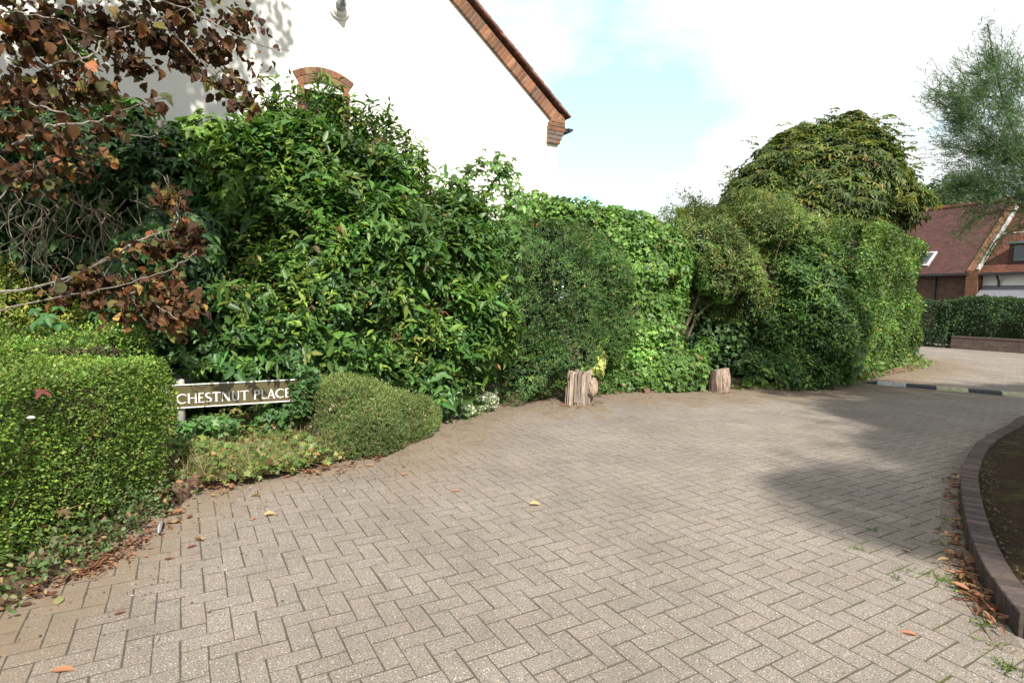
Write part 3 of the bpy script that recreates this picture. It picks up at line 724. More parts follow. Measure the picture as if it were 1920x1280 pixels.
        un = MB(); c = np.array([ox + ux * (nlen / 2 - .06) + nx * .022, depth / 2, ze + uz * (nlen / 2 - .06) + nz * .022]); un.box(c, (nlen / 2 + .06, depth / 2 + .008, .022), M)
        un.build('underlay_gap_shade', M_black, ro, loc=L0)  # black underlay also stands for the gap shadow below the tile edge
        gt = MB(); P = [(ox + sgn * .25, -.06, ze - .25), (ox + sgn * .25, depth, ze - .25)]
        n_ = 10; V = []
        for (x_, y_, z_) in P:
            for k_ in range(n_):
                th = math.pi + math.pi * k_ / (n_ - 1); V.append((x_ + .06 * math.cos(th), y_, z_ + .065 * math.sin(th) + .02))
        gt.add(V, [(k_, k_ + 1, n_ + k_ + 1, n_ + k_) for k_ in range(n_ - 1)] + [tuple(range(n_)), tuple(range(n_, 2 * n_))])
        gt.box((ox + sgn * .16, -.03, ze - .27), (.04, .008, .035)); gt.build('gutter', M_black, root, loc=L0)
    # flood light on the gable
    lt, lz = wallpt(636, 19)
    pw = WO + WU * lt
    l2 = empty('wall_light', (pw[0], pw[1], lz), rz, 'small round white and grey light fitting high on the white gable wall', 'light')
    Mx = np.array([[1, 0, 0], [0, 0, -1], [0, 1, 0.0]])
    q = MB(); q.lathe([(.15, 0), (.15, .03), (.13, .04), (.105, .04), (.1, .08), (.085, .085)], (0, 0, 0), n=28, M=Mx); q.build('base', M_white, l2, True, loc=L0)
    q = MB(); q.lathe([(.075, .08), (.078, .17), (.07, .18), (.042, .185), (.038, .28), (.03, .285)], (0, 0, 0), n=20, M=Mx @ np.array([[1, 0, 0], [0, .96, .28], [0, -.28, .96]])); q.build('lamp', M_grey, l2, True, loc=L0)
house()

# ------------------------------------------------------------------ far side: retaining wall, hedge, tiled houses
FL = np.array([-math.sin(R(29)), math.cos(R(29))]); FN = np.array([-FL[1], FL[0]])   # along the far row (away to the left), and out of its fronts (towards us)
FRZ = math.atan2(-FL[1], -FL[0])            # local x runs to the right (nearer), local y runs into the houses
def frame_at(p): return (float(p[0]), float(p[1]), 0.0)
def retaining():
    p = G(1782, 653); a = np.array(p[:2])
    root = empty('retaining_wall', frame_at(a), FRZ, 'low weathered brown brick retaining wall under the dark far hedge', 'wall'); L0 = (0, 0, 0)
    g = MB(); g.box((4.0, .12, .22), (4.0, .115, .24)); g.build('wall', M_brick_wall, root, loc=L0)
    g = MB()
    for i in range(35): g.box((.115 + i * .2285, .115, .485), (.11, .125, .03), None, (0.13 * RNG.uniform(.75, 1.1), 0.085, 0.07), .006)
    g.build('coping', M_brickattr, root, loc=L0)
    return a
far_a = retaining()
def loc2w(o, x, y): return np.array(o) + np.array([math.cos(FRZ), math.sin(FRZ)]) * x + np.array([-math.sin(FRZ), math.cos(FRZ)]) * y
def roof_slab(root, name, m_, x0, x1, y0, z0, y1, z1, th=.12):
    L = math.hypot(y1 - y0, z1 - z0); g = MB(); g.add([(x0, 0, 0), (x1, 0, 0), (x1, L, 0), (x0, L, 0), (x0, 0, -th), (x1, 0, -th), (x1, L, -th), (x0, L, -th)], [(0, 1, 2, 3), (4, 7, 6, 5), (0, 4, 5, 1), (1, 5, 6, 2), (2, 6, 7, 3), (3, 7, 4, 0)])
    return g.build(name, m_, root, loc=(0, y0, z0), rot=(math.atan2(z1 - z0, y1 - y0), 0, 0))
M_coping = plain('coping_pale', (0.42, 0.42, 0.42), 0.8, 0.2, 0.2, 8)
def far_houses():
    D = 26.5; pe = A(1818, 508, D); ze = pe[2]; o = np.array(pe[:2]); L0 = (0, 0, 0)
    pr = A(1868, 386, D + 3.4); rise = pr[2] - ze + .0; run = 3.8
    # house A, left of the party parapet
    root = empty('brown_roof_house', frame_at(o), FRZ, 'brick house with plain dull brown tiled roof left of the white topped parapet', 'house')
    g = MB(); g.add([(-8, 0, 0), (0, 0, 0), (0, 0, ze), (-8, 0, ze), (-8, 2 * run, 0), (-8, 2 * run, ze), (-8, run, ze + rise)], [(0, 1, 2, 3), (0, 3, 6, 5, 4)]); g.build('wall', M_brick_far, root, loc=L0)
    roof_slab(root, 'roof', M_tile_brown, -8.2, -.02, -.35, ze - .1, run, ze + rise)
    roof_slab(root, 'rear_roof', M_tile_brown, -8.2, -.02, 2 * run + .3, ze - .1, run, ze + rise)
    g = MB()
    for i in range(22): g.lathe([(.11, -.19), (.125, .19)], (-8 + .2 + i * .37, run, ze + rise + .02), n=8, M=np.array([[0, 0, 1], [0, 1, 0], [1, 0, 0.0]]), col=(.15, .06, .045))
    g.build('ridge_tiles', M_brickattr, root, loc=L0)
    g = MB(); g.box((-4, -.4, ze - .16), (4.1, .06, .055)); g.build('gutter', M_black, root, loc=L0)
    g = MB(); g.tube([(-1.35, -.06, 0), (-1.35, -.06, ze - .2)], .05, n=8); g.build('downpipe', M_black, root, loc=L0)
    # skylight on the roof slope
    sa = math.atan2(rise, run + .35)
    Mx = np.array([[1, 0, 0], [0, math.cos(sa), -math.sin(sa)], [0, math.sin(sa), math.cos(sa)]])
    g = MB(); cx, cy = -2.12, .46; cz = ze - .1 + (cy + .35) * math.tan(sa) + .07
    for (c, h) in (((0, .5, 0), (.36, .05, .05)), ((0, -.5, 0), (.36, .05, .05)), ((-.31, 0, 0), (.05, .45, .05)), ((.31, 0, 0), (.05, .45, .05))):
        g.box(np.array([cx, cy, cz]) + Mx @ np.array(c), h, Mx)
    sk = g.build('skylight', M_coping, root, loc=L0)
    g = MB(); g.box((cx, cy, cz), (.26, .45, .01), Mx); g.build('pane', M_glass, sk, loc=L0)
    # party parapet with white coping belongs to house B
    root = empty('orange_roof_house', frame_at(loc2w(o, .02, 0)), FRZ, 'white walled house with orange tiled roof and dormer right of the parapet', 'house')
    sl_ = rise / run
    g = MB(); w_ = .46
    V = [(0, -.35, 0), (w_, -.35, 0), (w_, -.35, ze - .0), (0, -.35, ze - .0), (0, run + .1, ze + rise + .32), (w_, run + .1, ze + rise + .32), (0, run + .1, 0), (w_, run + .1, 0)]
    g.add(V, [(0, 1, 2, 3), (3, 2, 5, 4), (0, 3, 4, 6), (1, 7, 5, 2)]); g.build('parapet', M_brick_orange, root, loc=L0)
    LL = math.hypot(run + .45, rise + .32); an = math.atan2(rise + .32, run + .45); Mx = np.array([[1, 0, 0], [0, math.cos(an), -math.sin(an)], [0, math.sin(an), math.cos(an)]])
    g = MB(); g.box((w_ - .02, (run - .25) / 2, ze + (rise + .32) / 2 + .03), (.055, LL / 2, .05), Mx); g.build('coping', M_coping, root, loc=L0)
    x0 = w_ + .02
    g = MB(); g.add([(x0, .1, 0), (9, .1, 0), (9, .1, ze), (x0, .1, ze), (9, 2 * run, 0), (9, 2 * run, ze), (9, run, ze + rise)], [(0, 1, 2, 3), (1, 4, 5, 6, 2)]); g.build('wall', M_render, root, loc=L0)
    roof_slab(root, 'roof', M_tile_orange, x0, 9.2, -.25, ze - .12, run, ze + rise)
    roof_slab(root, 'rear_roof', M_tile_orange, x0, 9.2, 2 * run + .3, ze - .12, run, ze + rise)
    g = MB(); g.box((4.6, -.3, ze - .18), (4.1, .06, .055)); g.build('gutter', M_black, root, loc=L0)
    g = MB(); g.tube([(x0 + .62, .03, ze - .95), (x0 + .62, .03, ze - .5), (x0 + .62, -.2, ze - .25)], .045, n=8); g.build('downpipe', M_black, root, loc=L0)
    # dormer window
    dx, dy, dz = 1.35, .12, ze + .22
    g = MB(); g.box((dx + .75, dy + .9, dz + .45), (.75, .9, .47)); dm = g.build('dormer', M_darkwood, root, loc=L0)
    g = MB(); g.box((dx + .75, dy + .85, dz + .96), (.86, 1.0, .05)); g.build('dormer_roof', M_lead, dm, loc=L0)
    g = MB(); g.box((dx + .42, dy - .012, dz + .5), (.24, .012, .34)); g.box((dx + 1.05, dy - .012, dz + .5), (.24, .012, .34)); g.build('pane', M_glass, dm, loc=L0)
    # lean-to
    roof_slab(root, 'porch_roof', M_lead, x0 + .05, 4.0, -1.5, ze - 1.75, .09, ze - .68, .08)
    g = MB(); g.box((2.3, -1.3, (ze - 1.8) / 2), (1.7, .05, (ze - 1.85) / 2)); g.build('porch_wall', M_white, root, loc=L0)
    # television aerial on the roof
    g = MB(); ax, ay, az = 1.62, 1.2, ze + 1.0
    g.tube([(ax, ay, az), (ax, ay, az + .75)], .018, n=6); g.tube([(ax, ay, az + .75), (ax - .95, ay, az + .72)], .022, n=6)
    t_ = empty('roof_pole', frame_at(loc2w(o, .02, 0)), FRZ, 'thin pale bent metal pole standing on the orange tiled roof', 'pole'); g.build('pole', M_white, t_, loc=L0)
far_houses()

# ================================================================== PLANTS
def shrub(name, label, cat, base, group=None):
    return empty(name, base, 0, label, cat, group)
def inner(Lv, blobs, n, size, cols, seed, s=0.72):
    """filler leaves inside a dense shrub, in a darker tone"""
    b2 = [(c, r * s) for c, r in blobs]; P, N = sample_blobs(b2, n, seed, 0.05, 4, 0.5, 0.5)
    Lv.add('oval', P, rnd_dir(len(P)), N + rnd_dir(len(P)) * .7, size * RNG.uniform(.7, 1.3, len(P)), size * .75, palette(len(P), cols, [1] * len(cols), P, seed))  # darker cols paint the inner shade into these leaves

# ---- glossy main shrub
GREEN = [(0.053, 0.112, 0.024), (0.039, 0.092, 0.023), (0.072, 0.134, 0.027), (0.03, 0.074, 0.02), (0.108, 0.16, 0.03), (0.17, 0.175, 0.045)]
GW = [4, 4, 3, 3, 1, .15]
def main_shrub():
    B = [blob(605, 355, 7.3, 150, 130, .85), blob(500, 345, 7.0, 115, 100, .8), blob(715, 410, 7.6, 110, 150, .85), blob(600, 540, 6.9, 230, 190, 1.0),
         blob(775, 590, 7.6, 150, 165, .95), blob(835, 500, 7.9, 85, 130, .7), blob(450, 600, 6.3, 120, 120, .85), blob(440, 430, 6.8, 110, 130, .8),
         blob(880, 650, 7.95, 70, 90, .55), blob(800, 690, 7.4, 110, 75, .7), blob(560, 640, 6.5, 120, 90, .8), blob(690, 655, 6.9, 100, 90, .7), blob(725, 310, 7.7, 40, 50, .4)]
    root = shrub('glossy_shrub', 'huge glossy mid-green shrub filling the middle, taller than the sign and round bush before it', 'shrub', (A(640, 700, 7.2)[0], 7.2, .1))
    Lv = Leaves(); P, N = sample_blobs(B, 10800, 11, .17, 3.0, .34, .3)
    sprigs(Lv, P, N, 'leaf', 6, .17, .105, .043, GREEN, GW, 11, droop=.42, clump=.32, lj=.36)
    # loose upright shoots over the top
    tips = [(565, 215), (600, 185), (590, 160), (625, 180), (650, 215), (545, 230), (640, 200), (690, 225), (520, 190), (500, 170), (470, 215), (730, 235), (715, 215), (760, 270), (610, 220), (575, 245), (535, 205), (650, 235), (420, 240), (440, 235), (800, 330), (680, 250), (660, 190), (490, 230), (620, 230), (580, 200), (510, 150), (530, 170), (560, 190), (590, 145), (615, 140), (635, 165), (655, 180), (675, 205), (700, 195), (705, 230), (720, 195), (735, 215), (750, 245), (770, 255), (785, 280), (795, 300), (805, 310), (780, 300), (745, 270), (460, 190), (480, 200), (445, 220), (550, 160), (515, 200), (575, 175), (605, 205), (630, 190), (665, 225), (690, 250), (640, 225)]
    st = MB()
    for (px, py) in tips:
        Y = 7.1 + (px - 420) / 400 * .9; tip = A(px + RNG.normal(0, 4), py, Y); b0 = tip + [RNG.normal(0, .12), .0, -.62]
        pts = np.array([b0 * (1 - s) + tip * s + [0, 0, 0] for s in np.linspace(0, 1, 6)]) + RNG.normal(0, .012, (6, 3)); st.tube(pts, .007, .003, 5, (1, 1, 1))
        m_ = 11; q = pts[1] + (tip - pts[1]) * np.linspace(0, 1.0, m_)[:, None] + RNG.normal(0, .05, (m_, 3))
        sprigs(Lv, q, unit(RNG.normal(0, .5, (m_, 3)) + [0, -.3, .7]), 'leaf', 6, .15, .105, .038, GREEN, [3, 3, 4, 1, 2, .1], 12, droop=.4, clump=.1)
    q, qn = sample_blobs(B, 420, 16, .17, 3.0, .05, .0); q = q + qn * RNG.uniform(.03, .2, (len(q), 1)); q = q[q[:, 2] < 3.3]; qn = unit(rnd_dir(len(q)) * .6 + [.1, -.5, .6])
    sprigs(Lv, q, qn, 'leaf', 7, .26, .09, .034, GREEN, [2, 2, 4, 1, 3, .3], 16, droop=.5, outb=1.0, lj=.35)
    q, qn = sample_blobs(B, 130, 17, .17, 3.0, .1, .0); sprigs(Lv, q, qn, 'leaf', 5, .12, .065, .022, [(0.13, 0.07, 0.035), (0.09, 0.05, 0.03)], [1, 1], 17, droop=.9)
    # paler yellow-green shoots low on the front
    for (px, py, Y, c) in ((790, 630, 6.75, 9), (770, 590, 6.8, 6), (760, 660, 6.5, 8), (800, 600, 6.9, 5), (640, 470, 6.2, 8), (560, 500, 6.0, 9), (520, 530, 5.9, 8), (610, 520, 6.0, 9), (700, 500, 6.5, 6)):
        q = np.tile(A(px, py, Y), (c, 1)) + RNG.normal(0, .11, (c, 3)); pal = [(0.22, 0.24, 0.05), (0.14, 0.2, 0.04)] if px > 740 else [(0.09, 0.16, 0.03), (0.12, 0.19, 0.03)]
        sprigs(Lv, q, np.tile([.1, -.8, .4], (c, 1)), 'leaf', 6, .14, .08, .03, pal, [1, 1], 13, droop=.3)
    for (px, py, Y) in ((372, 700, 4.95), (408, 708, 4.78), (400, 690, 4.9), (452, 700, 5.0), (478, 706, 4.92), (470, 690, 5.0), (540, 700, 5.1), (560, 690, 5.15), (440, 690, 5.0), (520, 690, 5.1), (350, 690, 4.9)):
        q = np.tile(A(px, py - 20, Y - .02), (2, 1)) + RNG.normal(0, .03, (2, 3)); sprigs(Lv, q, np.tile([.1, -.5, -.1], (2, 1)), 'leaf', 5, .1, .085, .036, GREEN, GW, 19, droop=.55)
    # dry seed heads
    P2, N2 = sample_blobs(B, 900, 14, .13, 3.2, .05, .0); k = (P2[:, 2] > 1.2); P2, N2 = P2[k], N2[k]
    scatter(Lv, P2, N2, 'small', .025, .018, [(0.16, 0.13, 0.035), (0.2, 0.12, 0.05)], [2, 1], 14)
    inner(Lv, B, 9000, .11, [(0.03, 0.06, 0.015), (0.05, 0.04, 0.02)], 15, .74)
    Lv.build('foliage', M_gloss, root)
    stems_into(st, [A(620, 400, 7.3), A(500, 430, 6.9), A(740, 470, 7.6), A(840, 540, 7.9), A(600, 300, 7.3), A(690, 330, 7.5)], A(640, 770, 7.2) * [1, 1, 0], .05, .012)
    st.build('stems', M_twig, root)
main_shrub()

# ---- arching vine at the right shoulder of the big shrub
def arch_vine():
    root = shrub('arching_climber', 'loose arching climber with see-through gaps at the right shoulder of the glossy shrub', 'climber', (A(905, 700, 8.1)[0], 8.1, .1))
    Lv = Leaves(); st = MB()
    paths = [[(850, 470), (850, 390), (870, 330), (905, 305), (945, 310), (975, 350), (985, 385)], [(900, 470), (905, 400), (925, 340), (950, 315)], [(830, 440), (820, 370), (835, 345), (870, 335)],
             [(930, 470), (940, 420), (955, 380), (960, 340)], [(870, 450), (880, 400), (890, 370), (930, 350)], [(820, 400), (830, 385), (850, 380), (880, 400)], [(900, 320), (870, 345), (850, 360)]]
    for pth in paths:
        P = catmull([A(x, y, 8.1 + RNG.normal(0, .06)) for x, y in pth], 10); st.tube(P, .012, .004, 5)
        m_ = int(len(P) * 1.9); idx = RNG.integers(0, len(P), m_); q = P[idx] + RNG.normal(0, .07, (m_, 3))
        palmate(Lv, q, np.tile([0.1, -.8, .45], (m_, 1)) + RNG.normal(0, .3, (m_, 3)), 4, .1, .05, [(0.06, 0.12, 0.025), (0.08, 0.15, 0.03), (0.045, 0.095, 0.022)], [2, 1, 2], 21, 'leaf', 95)
    B = [blob(870, 460, 8.1, 75, 50, .4), blob(930, 450, 8.15, 50, 50, .35), blob(835, 400, 8.1, 38, 50, .3), blob(940, 520, 8.1, 40, 60, .3)]
    P, N = sample_blobs(B, 900, 22, .08, 5, .5, .3); palmate(Lv, P, N, 4, .095, .046, [(0.06, 0.12, 0.025), (0.045, 0.095, 0.022)], [1, 1], 22, 'leaf', 95)
    Lv.build('foliage', M_gloss, root); stems_into(st, [A(870, 460, 8.1), A(920, 460, 8.1)], A(890, 760, 8.1) * [1, 1, 0], .03, .01); st.build('stems', M_twig, root)
arch_vine()

# ---- dark creeper mass on the left
def dark_creeper():
    root = shrub('dark_creeper', 'dark green creeper mass in shade behind the copper-leaved tree branches', 'climber', (A(200, 700, 6.2)[0], 6.2, .1))
    B = [blob(170, 330, 6.46, 150, 120, .7), blob(40, 330, 6.40, 150, 160, .7), blob(310, 370, 6.22, 110, 110, .65), blob(300, 290, 6.46, 80, 65, .5), blob(-120, 350, 6.28, 150, 200, .8), blob(230, 240, 6.58, 70, 60, .4), blob(110, 250, 6.58, 110, 80, .5),
         blob(330, 500, 5.92, 110, 140, .6), blob(150, 560, 6.46, 190, 120, .5), blob(300, 620, 5.62, 90, 80, .5), blob(60, 450, 6.28, 190, 90, .5), blob(200, 450, 6.22, 120, 90, .4)]
    Lv = Leaves(); P, N = sample_blobs(B, 9500, 31, .12, 3.5, .35, .25)
    palmate(Lv, P, N, 5, .105, .046, [(0.022, 0.055, 0.015), (0.015, 0.04, 0.012), (0.034, 0.075, 0.018), (0.05, 0.1, 0.024)], [3, 3, 2, .8], 31, 'leaf', 105, .3)
    # paler creeper curtain beside the big shrub
    B2 = [blob(430, 290, 6.55, 45, 60, .25), blob(400, 260, 6.7, 40, 40, .25), blob(440, 350, 6.3, 30, 50, .2), blob(385, 310, 6.6, 30, 50, .2)]
    P, N = sample_blobs(B2, 600, 32, .06, 5, .4, .2)
    palmate(Lv, P, N, 5, .1, .05, [(0.10, 0.185, 0.035), (0.13, 0.21, 0.04), (0.075, 0.15, 0.03)], [2, 1, 2], 32, 'leaf', 100)
    for (px, py, Y) in ((90, 590, 3.95), (75, 600, 4.0), (105, 605, 4.0), (110, 575, 4.1), (65, 580, 4.05)):
        palmate(Lv, A(px, py, Y)[None], np.array([[.2, -.6, .7]]), 4, .085, .05, [(0.05, 0.14, 0.04)], [1], 33, 'leaf', 90)
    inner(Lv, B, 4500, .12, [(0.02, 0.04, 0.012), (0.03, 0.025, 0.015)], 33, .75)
    Lv.build('foliage', M_leaf, root)
    st = MB()
    # bare tangled twigs in the dark hollow
    r = np.random.default_rng(4)
    for q in range(48):
        x, y = r.uniform(-20, 260), r.uniform(350, 400); pts = []
        dx, dy = r.normal(0, 12), r.uniform(8, 26); Y = r.uniform(5.0, 5.7)
        for k_ in range(9):
            pts.append(A(x, y, Y)); x += dx + r.normal(0, 9); y += dy + r.normal(0, 7); dx = dx * .8 + r.normal(0, 6); Y += r.normal(0, .05)
            if y > 540: break
        if len(pts) > 3: st.tube(catmull(pts, 3), r.uniform(.003, .008), .0015, 4)
    st.build('bare_twigs', M_drytwig, root); st = MB()
    stems_into(st, [A(170, 330, 6.4), A(40, 330, 6.4), A(310, 370, 6.2)], A(150, 760, 6.2) * [1, 1, 0], .06, .02)
    st.build('stems', M_twig, root)
dark_creeper()

# ---- dark yew
def yew():
    root = shrub('yew_bush', 'fine textured dark yew bush left of the taller split stump', 'bush', (A(1010, 750, 8.9)[0], 8.9, .1))
    B = [blob(1025, 545, 9.2, 105, 120, .75), blob(970, 620, 8.8, 80, 110, .6), blob(1090, 540, 9.5, 80, 90, .6), blob(1000, 690, 8.45, 72, 62, .5), blob(1060, 640, 9.1, 85, 90, .6), blob(950, 520, 9.0, 60, 80, .5), blob(1120, 600, 9.6, 55, 60, .4), blob(1010, 455, 9.4, 70, 55, .5)]
    Lv = Leaves(); P, N = sample_blobs(B, 12000, 41, .12, 4.5, .3, .2)
    sprigs(Lv, P, N, 'small', 7, .13, .034, .012, [(0.045, 0.098, 0.026), (0.033, 0.076, 0.024), (0.07, 0.125, 0.03), (0.11, 0.14, 0.036), (0.13, 0.10, 0.04)], [4, 4, 2, 1, .25], 41, upb=.15, droop=.15, spread=.8, clump=.35)
    q, qn = sample_blobs(B, 260, 44, .12, 4.5, .03, .0); q = q + qn * .08; sprigs(Lv, q, qn, 'small', 10, .26, .04, .012, [(0.06, 0.12, 0.03), (0.1, 0.14, 0.035)], [1, 1], 44, upb=.5, spread=.8)
    P, N = sample_blobs(B[:1], 14, 42, .1, 4, .05, 0); scatter(Lv, P, N, 'oval', .05, .035, [(0.4, 0.05, 0.03)], [1], 42)
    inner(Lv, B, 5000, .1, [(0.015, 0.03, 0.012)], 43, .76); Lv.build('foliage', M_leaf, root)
    st = MB(); stems_into(st, [A(1025, 560, 9.2), A(980, 600, 8.8), A(1080, 580, 9.3)], A(1010, 745, 8.9) * [1, 1, 0], .04, .012); st.build('stems', M_twig, root)
yew()

# ---- ivy hedge
def ivy_hedge():
    root = shrub('ivy_hedge', 'rounded bright green ivy hedge between the yew and the brownish shrub', 'hedge', (A(1180, 720, 10.4)[0], 10.4, .1))
    B = [blob(1080, 455, 10.4, 110, 66, .7), blob(1160, 490, 10.4, 110, 100, .7), blob(1225, 500, 10.9, 70, 92, .6), blob(1180, 600, 10.3, 95, 110, .6), blob(1235, 620, 10.6, 65, 100, .5), blob(1195, 680, 10.0, 95, 55, .45), blob(1255, 690, 10.1, 60, 45, .35), blob(1015, 440, 10.4, 80, 50, .6), blob(1140, 430, 10.6, 80, 42, .5)]
    Lv = Leaves(); P, N = sample_blobs(B, 30000, 51, .11, 4, .25, .2)
    scatter(Lv, P, N, 'ivy', .07, .075, [(0.075, 0.15, 0.03), (0.1, 0.18, 0.035), (0.05, 0.11, 0.025), (0.13, 0.2, 0.045), (0.15, 0.12, 0.04)], [4, 3, 3, 1.2, .12], 51, droop=.7, rnd=.6, norm_up=.45, clump=.3)
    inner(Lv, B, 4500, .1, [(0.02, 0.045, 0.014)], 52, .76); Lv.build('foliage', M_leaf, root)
    st = MB(); stems_into(st, [A(1180, 560, 10.4), A(1240, 580, 10.7), A(1110, 480, 10.5)], A(1190, 735, 10.4) * [1, 1, 0], .05, .015)
    for pth in ([(1118, 660), (1150, 620), (1175, 590), (1190, 560)], [(1140, 650), (1165, 612), (1200, 570)]): st.tube(catmull([A(x, y, 9.6) for x, y in pth], 5), .018, .01, 6)
    st.build('stems', M_twig, root)
ivy_hedge()

# ---- leggy brownish shrub with bare trunks over a dark hollow
def leggy_shrub():
    root = shrub('leggy_shrub', 'brownish green flat topped shrub on bare leaning stems over a dark hollow', 'shrub', (A(1310, 700, 11.0)[0], 11.0, .1))
    B = [blob(1335, 455, 11.2, 80, 70, .7), blob(1420, 440, 11.4, 90, 65, .7), blob(1370, 500, 11.0, 75, 62, .6), blob(1290, 440, 11.4, 50, 50, .5), blob(1480, 430, 11.6, 80, 52, .6), blob(1440, 510, 11.2, 60, 55, .5), blob(1310, 400, 11.6, 40, 28, .35), blob(1390, 565, 11.0, 62, 40, .4), blob(1302, 540, 11.0, 42, 42, .35), blob(1345, 530, 10.8, 60, 40, .4)]
    Lv = Leaves(); P, N = sample_blobs(B, 9600, 61, .13, 4.5, .45, .25)
    sprigs(Lv, P, N, 'oval', 6, .16, .06, .022, [(0.095, 0.135, 0.035), (0.125, 0.13, 0.04), (0.075, 0.125, 0.03), (0.15, 0.13, 0.045), (0.26, 0.2, 0.05), (0.06, 0.11, 0.03)], [4, 2, 4, .6, .15, 3], 61, droop=.2, clump=.3)
    for (px, py) in ((1312, 390), (1300, 395), (1330, 388), (1290, 400), (1345, 398), (1240, 412)):
        q = A(px, py, 11.5) + RNG.normal(0, .05, (9, 3)) * [1, 1, 1.8]; sprigs(Lv, q, np.tile([0, -.2, .9], (9, 1)), 'oval', 5, .12, .045, .016, [(0.09, 0.14, 0.06)], [1], 62)
    # backing ivy behind the stems, coloured near black for the hollow's shade
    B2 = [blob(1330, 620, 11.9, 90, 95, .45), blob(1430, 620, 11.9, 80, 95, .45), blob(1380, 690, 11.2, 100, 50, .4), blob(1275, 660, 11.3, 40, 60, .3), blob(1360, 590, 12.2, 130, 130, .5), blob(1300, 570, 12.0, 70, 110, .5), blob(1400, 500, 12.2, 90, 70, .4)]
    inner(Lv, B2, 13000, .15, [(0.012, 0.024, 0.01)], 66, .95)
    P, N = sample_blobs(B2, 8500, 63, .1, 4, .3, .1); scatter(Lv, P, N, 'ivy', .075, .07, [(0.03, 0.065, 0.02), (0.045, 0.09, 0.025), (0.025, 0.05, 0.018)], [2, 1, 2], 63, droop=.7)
    for (px, py, Y, s_) in ((1325, 655, 10.6, 22), (1360, 545, 10.8, 28), (1330, 530, 10.7, 25), (1400, 715, 10.2, 18), (1310, 690, 10.3, 25)):
        P, N = sample_blobs([blob(px, py, Y, s_, s_ * .8, .2)], 120, 64, .05, 6, .5, .2); palmate(Lv, P, N, 4, .08, .04, [(0.07, 0.15, 0.03), (0.1, 0.18, 0.035)], [1, 1], 64)
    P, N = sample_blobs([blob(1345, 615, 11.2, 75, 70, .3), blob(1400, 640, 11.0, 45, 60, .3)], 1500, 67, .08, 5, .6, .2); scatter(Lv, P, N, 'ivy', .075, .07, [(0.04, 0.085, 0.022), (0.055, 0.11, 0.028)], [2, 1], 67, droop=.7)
    inner(Lv, B, 2200, .09, [(0.05, 0.05, 0.02)], 65, .7); Lv.build('foliage', M_leaf, root)
    st = MB()
    for pth, r0 in (([(1280, 735), (1278, 640), (1300, 580), (1320, 520), (1335, 470)], .035), ([(1282, 650), (1310, 590), (1350, 560), (1400, 545)], .022), ([(1278, 690), (1268, 630), (1262, 560), (1240, 520)], .02),
                    ([(1455, 650), (1460, 590), (1450, 545), (1420, 470)], .02), ([(1290, 600), (1315, 545), (1318, 500)], .018), ([(1400, 690), (1440, 665), (1470, 650)], .014), ([(1405, 560), (1470, 556), (1510, 560)], .008), ([(1450, 545), (1455, 480), (1470, 440)], .014)):
        st.tube(catmull([A(x, y, 10.9) for x, y in pth], 5), r0 * 1.2, r0 * .5, 7)
    st.build('trunk', M_bark, root)
leggy_shrub()

# ---- dark green broad bush
def dark_bush():
    root = shrub('dark_green_bush', 'tall dark green bush in shade between the hollow and the clipped hedge', 'bush', (A(1510, 720, 11.0)[0], 11.0, .1))
    B = [blob(1510, 540, 11.5, 92, 100, .75), blob(1490, 640, 11.0, 92, 90, .65), blob(1560, 560, 11.7, 55, 120, .6), blob(1480, 695, 10.6, 90, 45, .5), blob(1550, 670, 11.2, 60, 70, .5), blob(1470, 560, 11.3, 55, 80, .5), blob(1432, 610, 11.2, 50, 90, .45)]
    Lv = Leaves(); P, N = sample_blobs(B, 8200, 71, .13, 4, .3, .2)
    sprigs(Lv, P, N, 'oval', 6, .17, .085, .038, [(0.042, 0.088, 0.023), (0.032, 0.07, 0.021), (0.06, 0.115, 0.027), (0.09, 0.145, 0.03), (0.16, 0.1, 0.04)], [4, 3, 3, 1.3, .12], 71, droop=.42, clump=.3)
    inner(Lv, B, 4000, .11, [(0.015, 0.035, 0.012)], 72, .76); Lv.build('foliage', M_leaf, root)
    st = MB(); stems_into(st, [A(1510, 560, 11.4), A(1490, 620, 11), A(1555, 580, 11.5)], A(1510, 730, 11.0) * [1, 1, 0], .04, .012); st.build('stems', M_twig, root)
dark_bush()

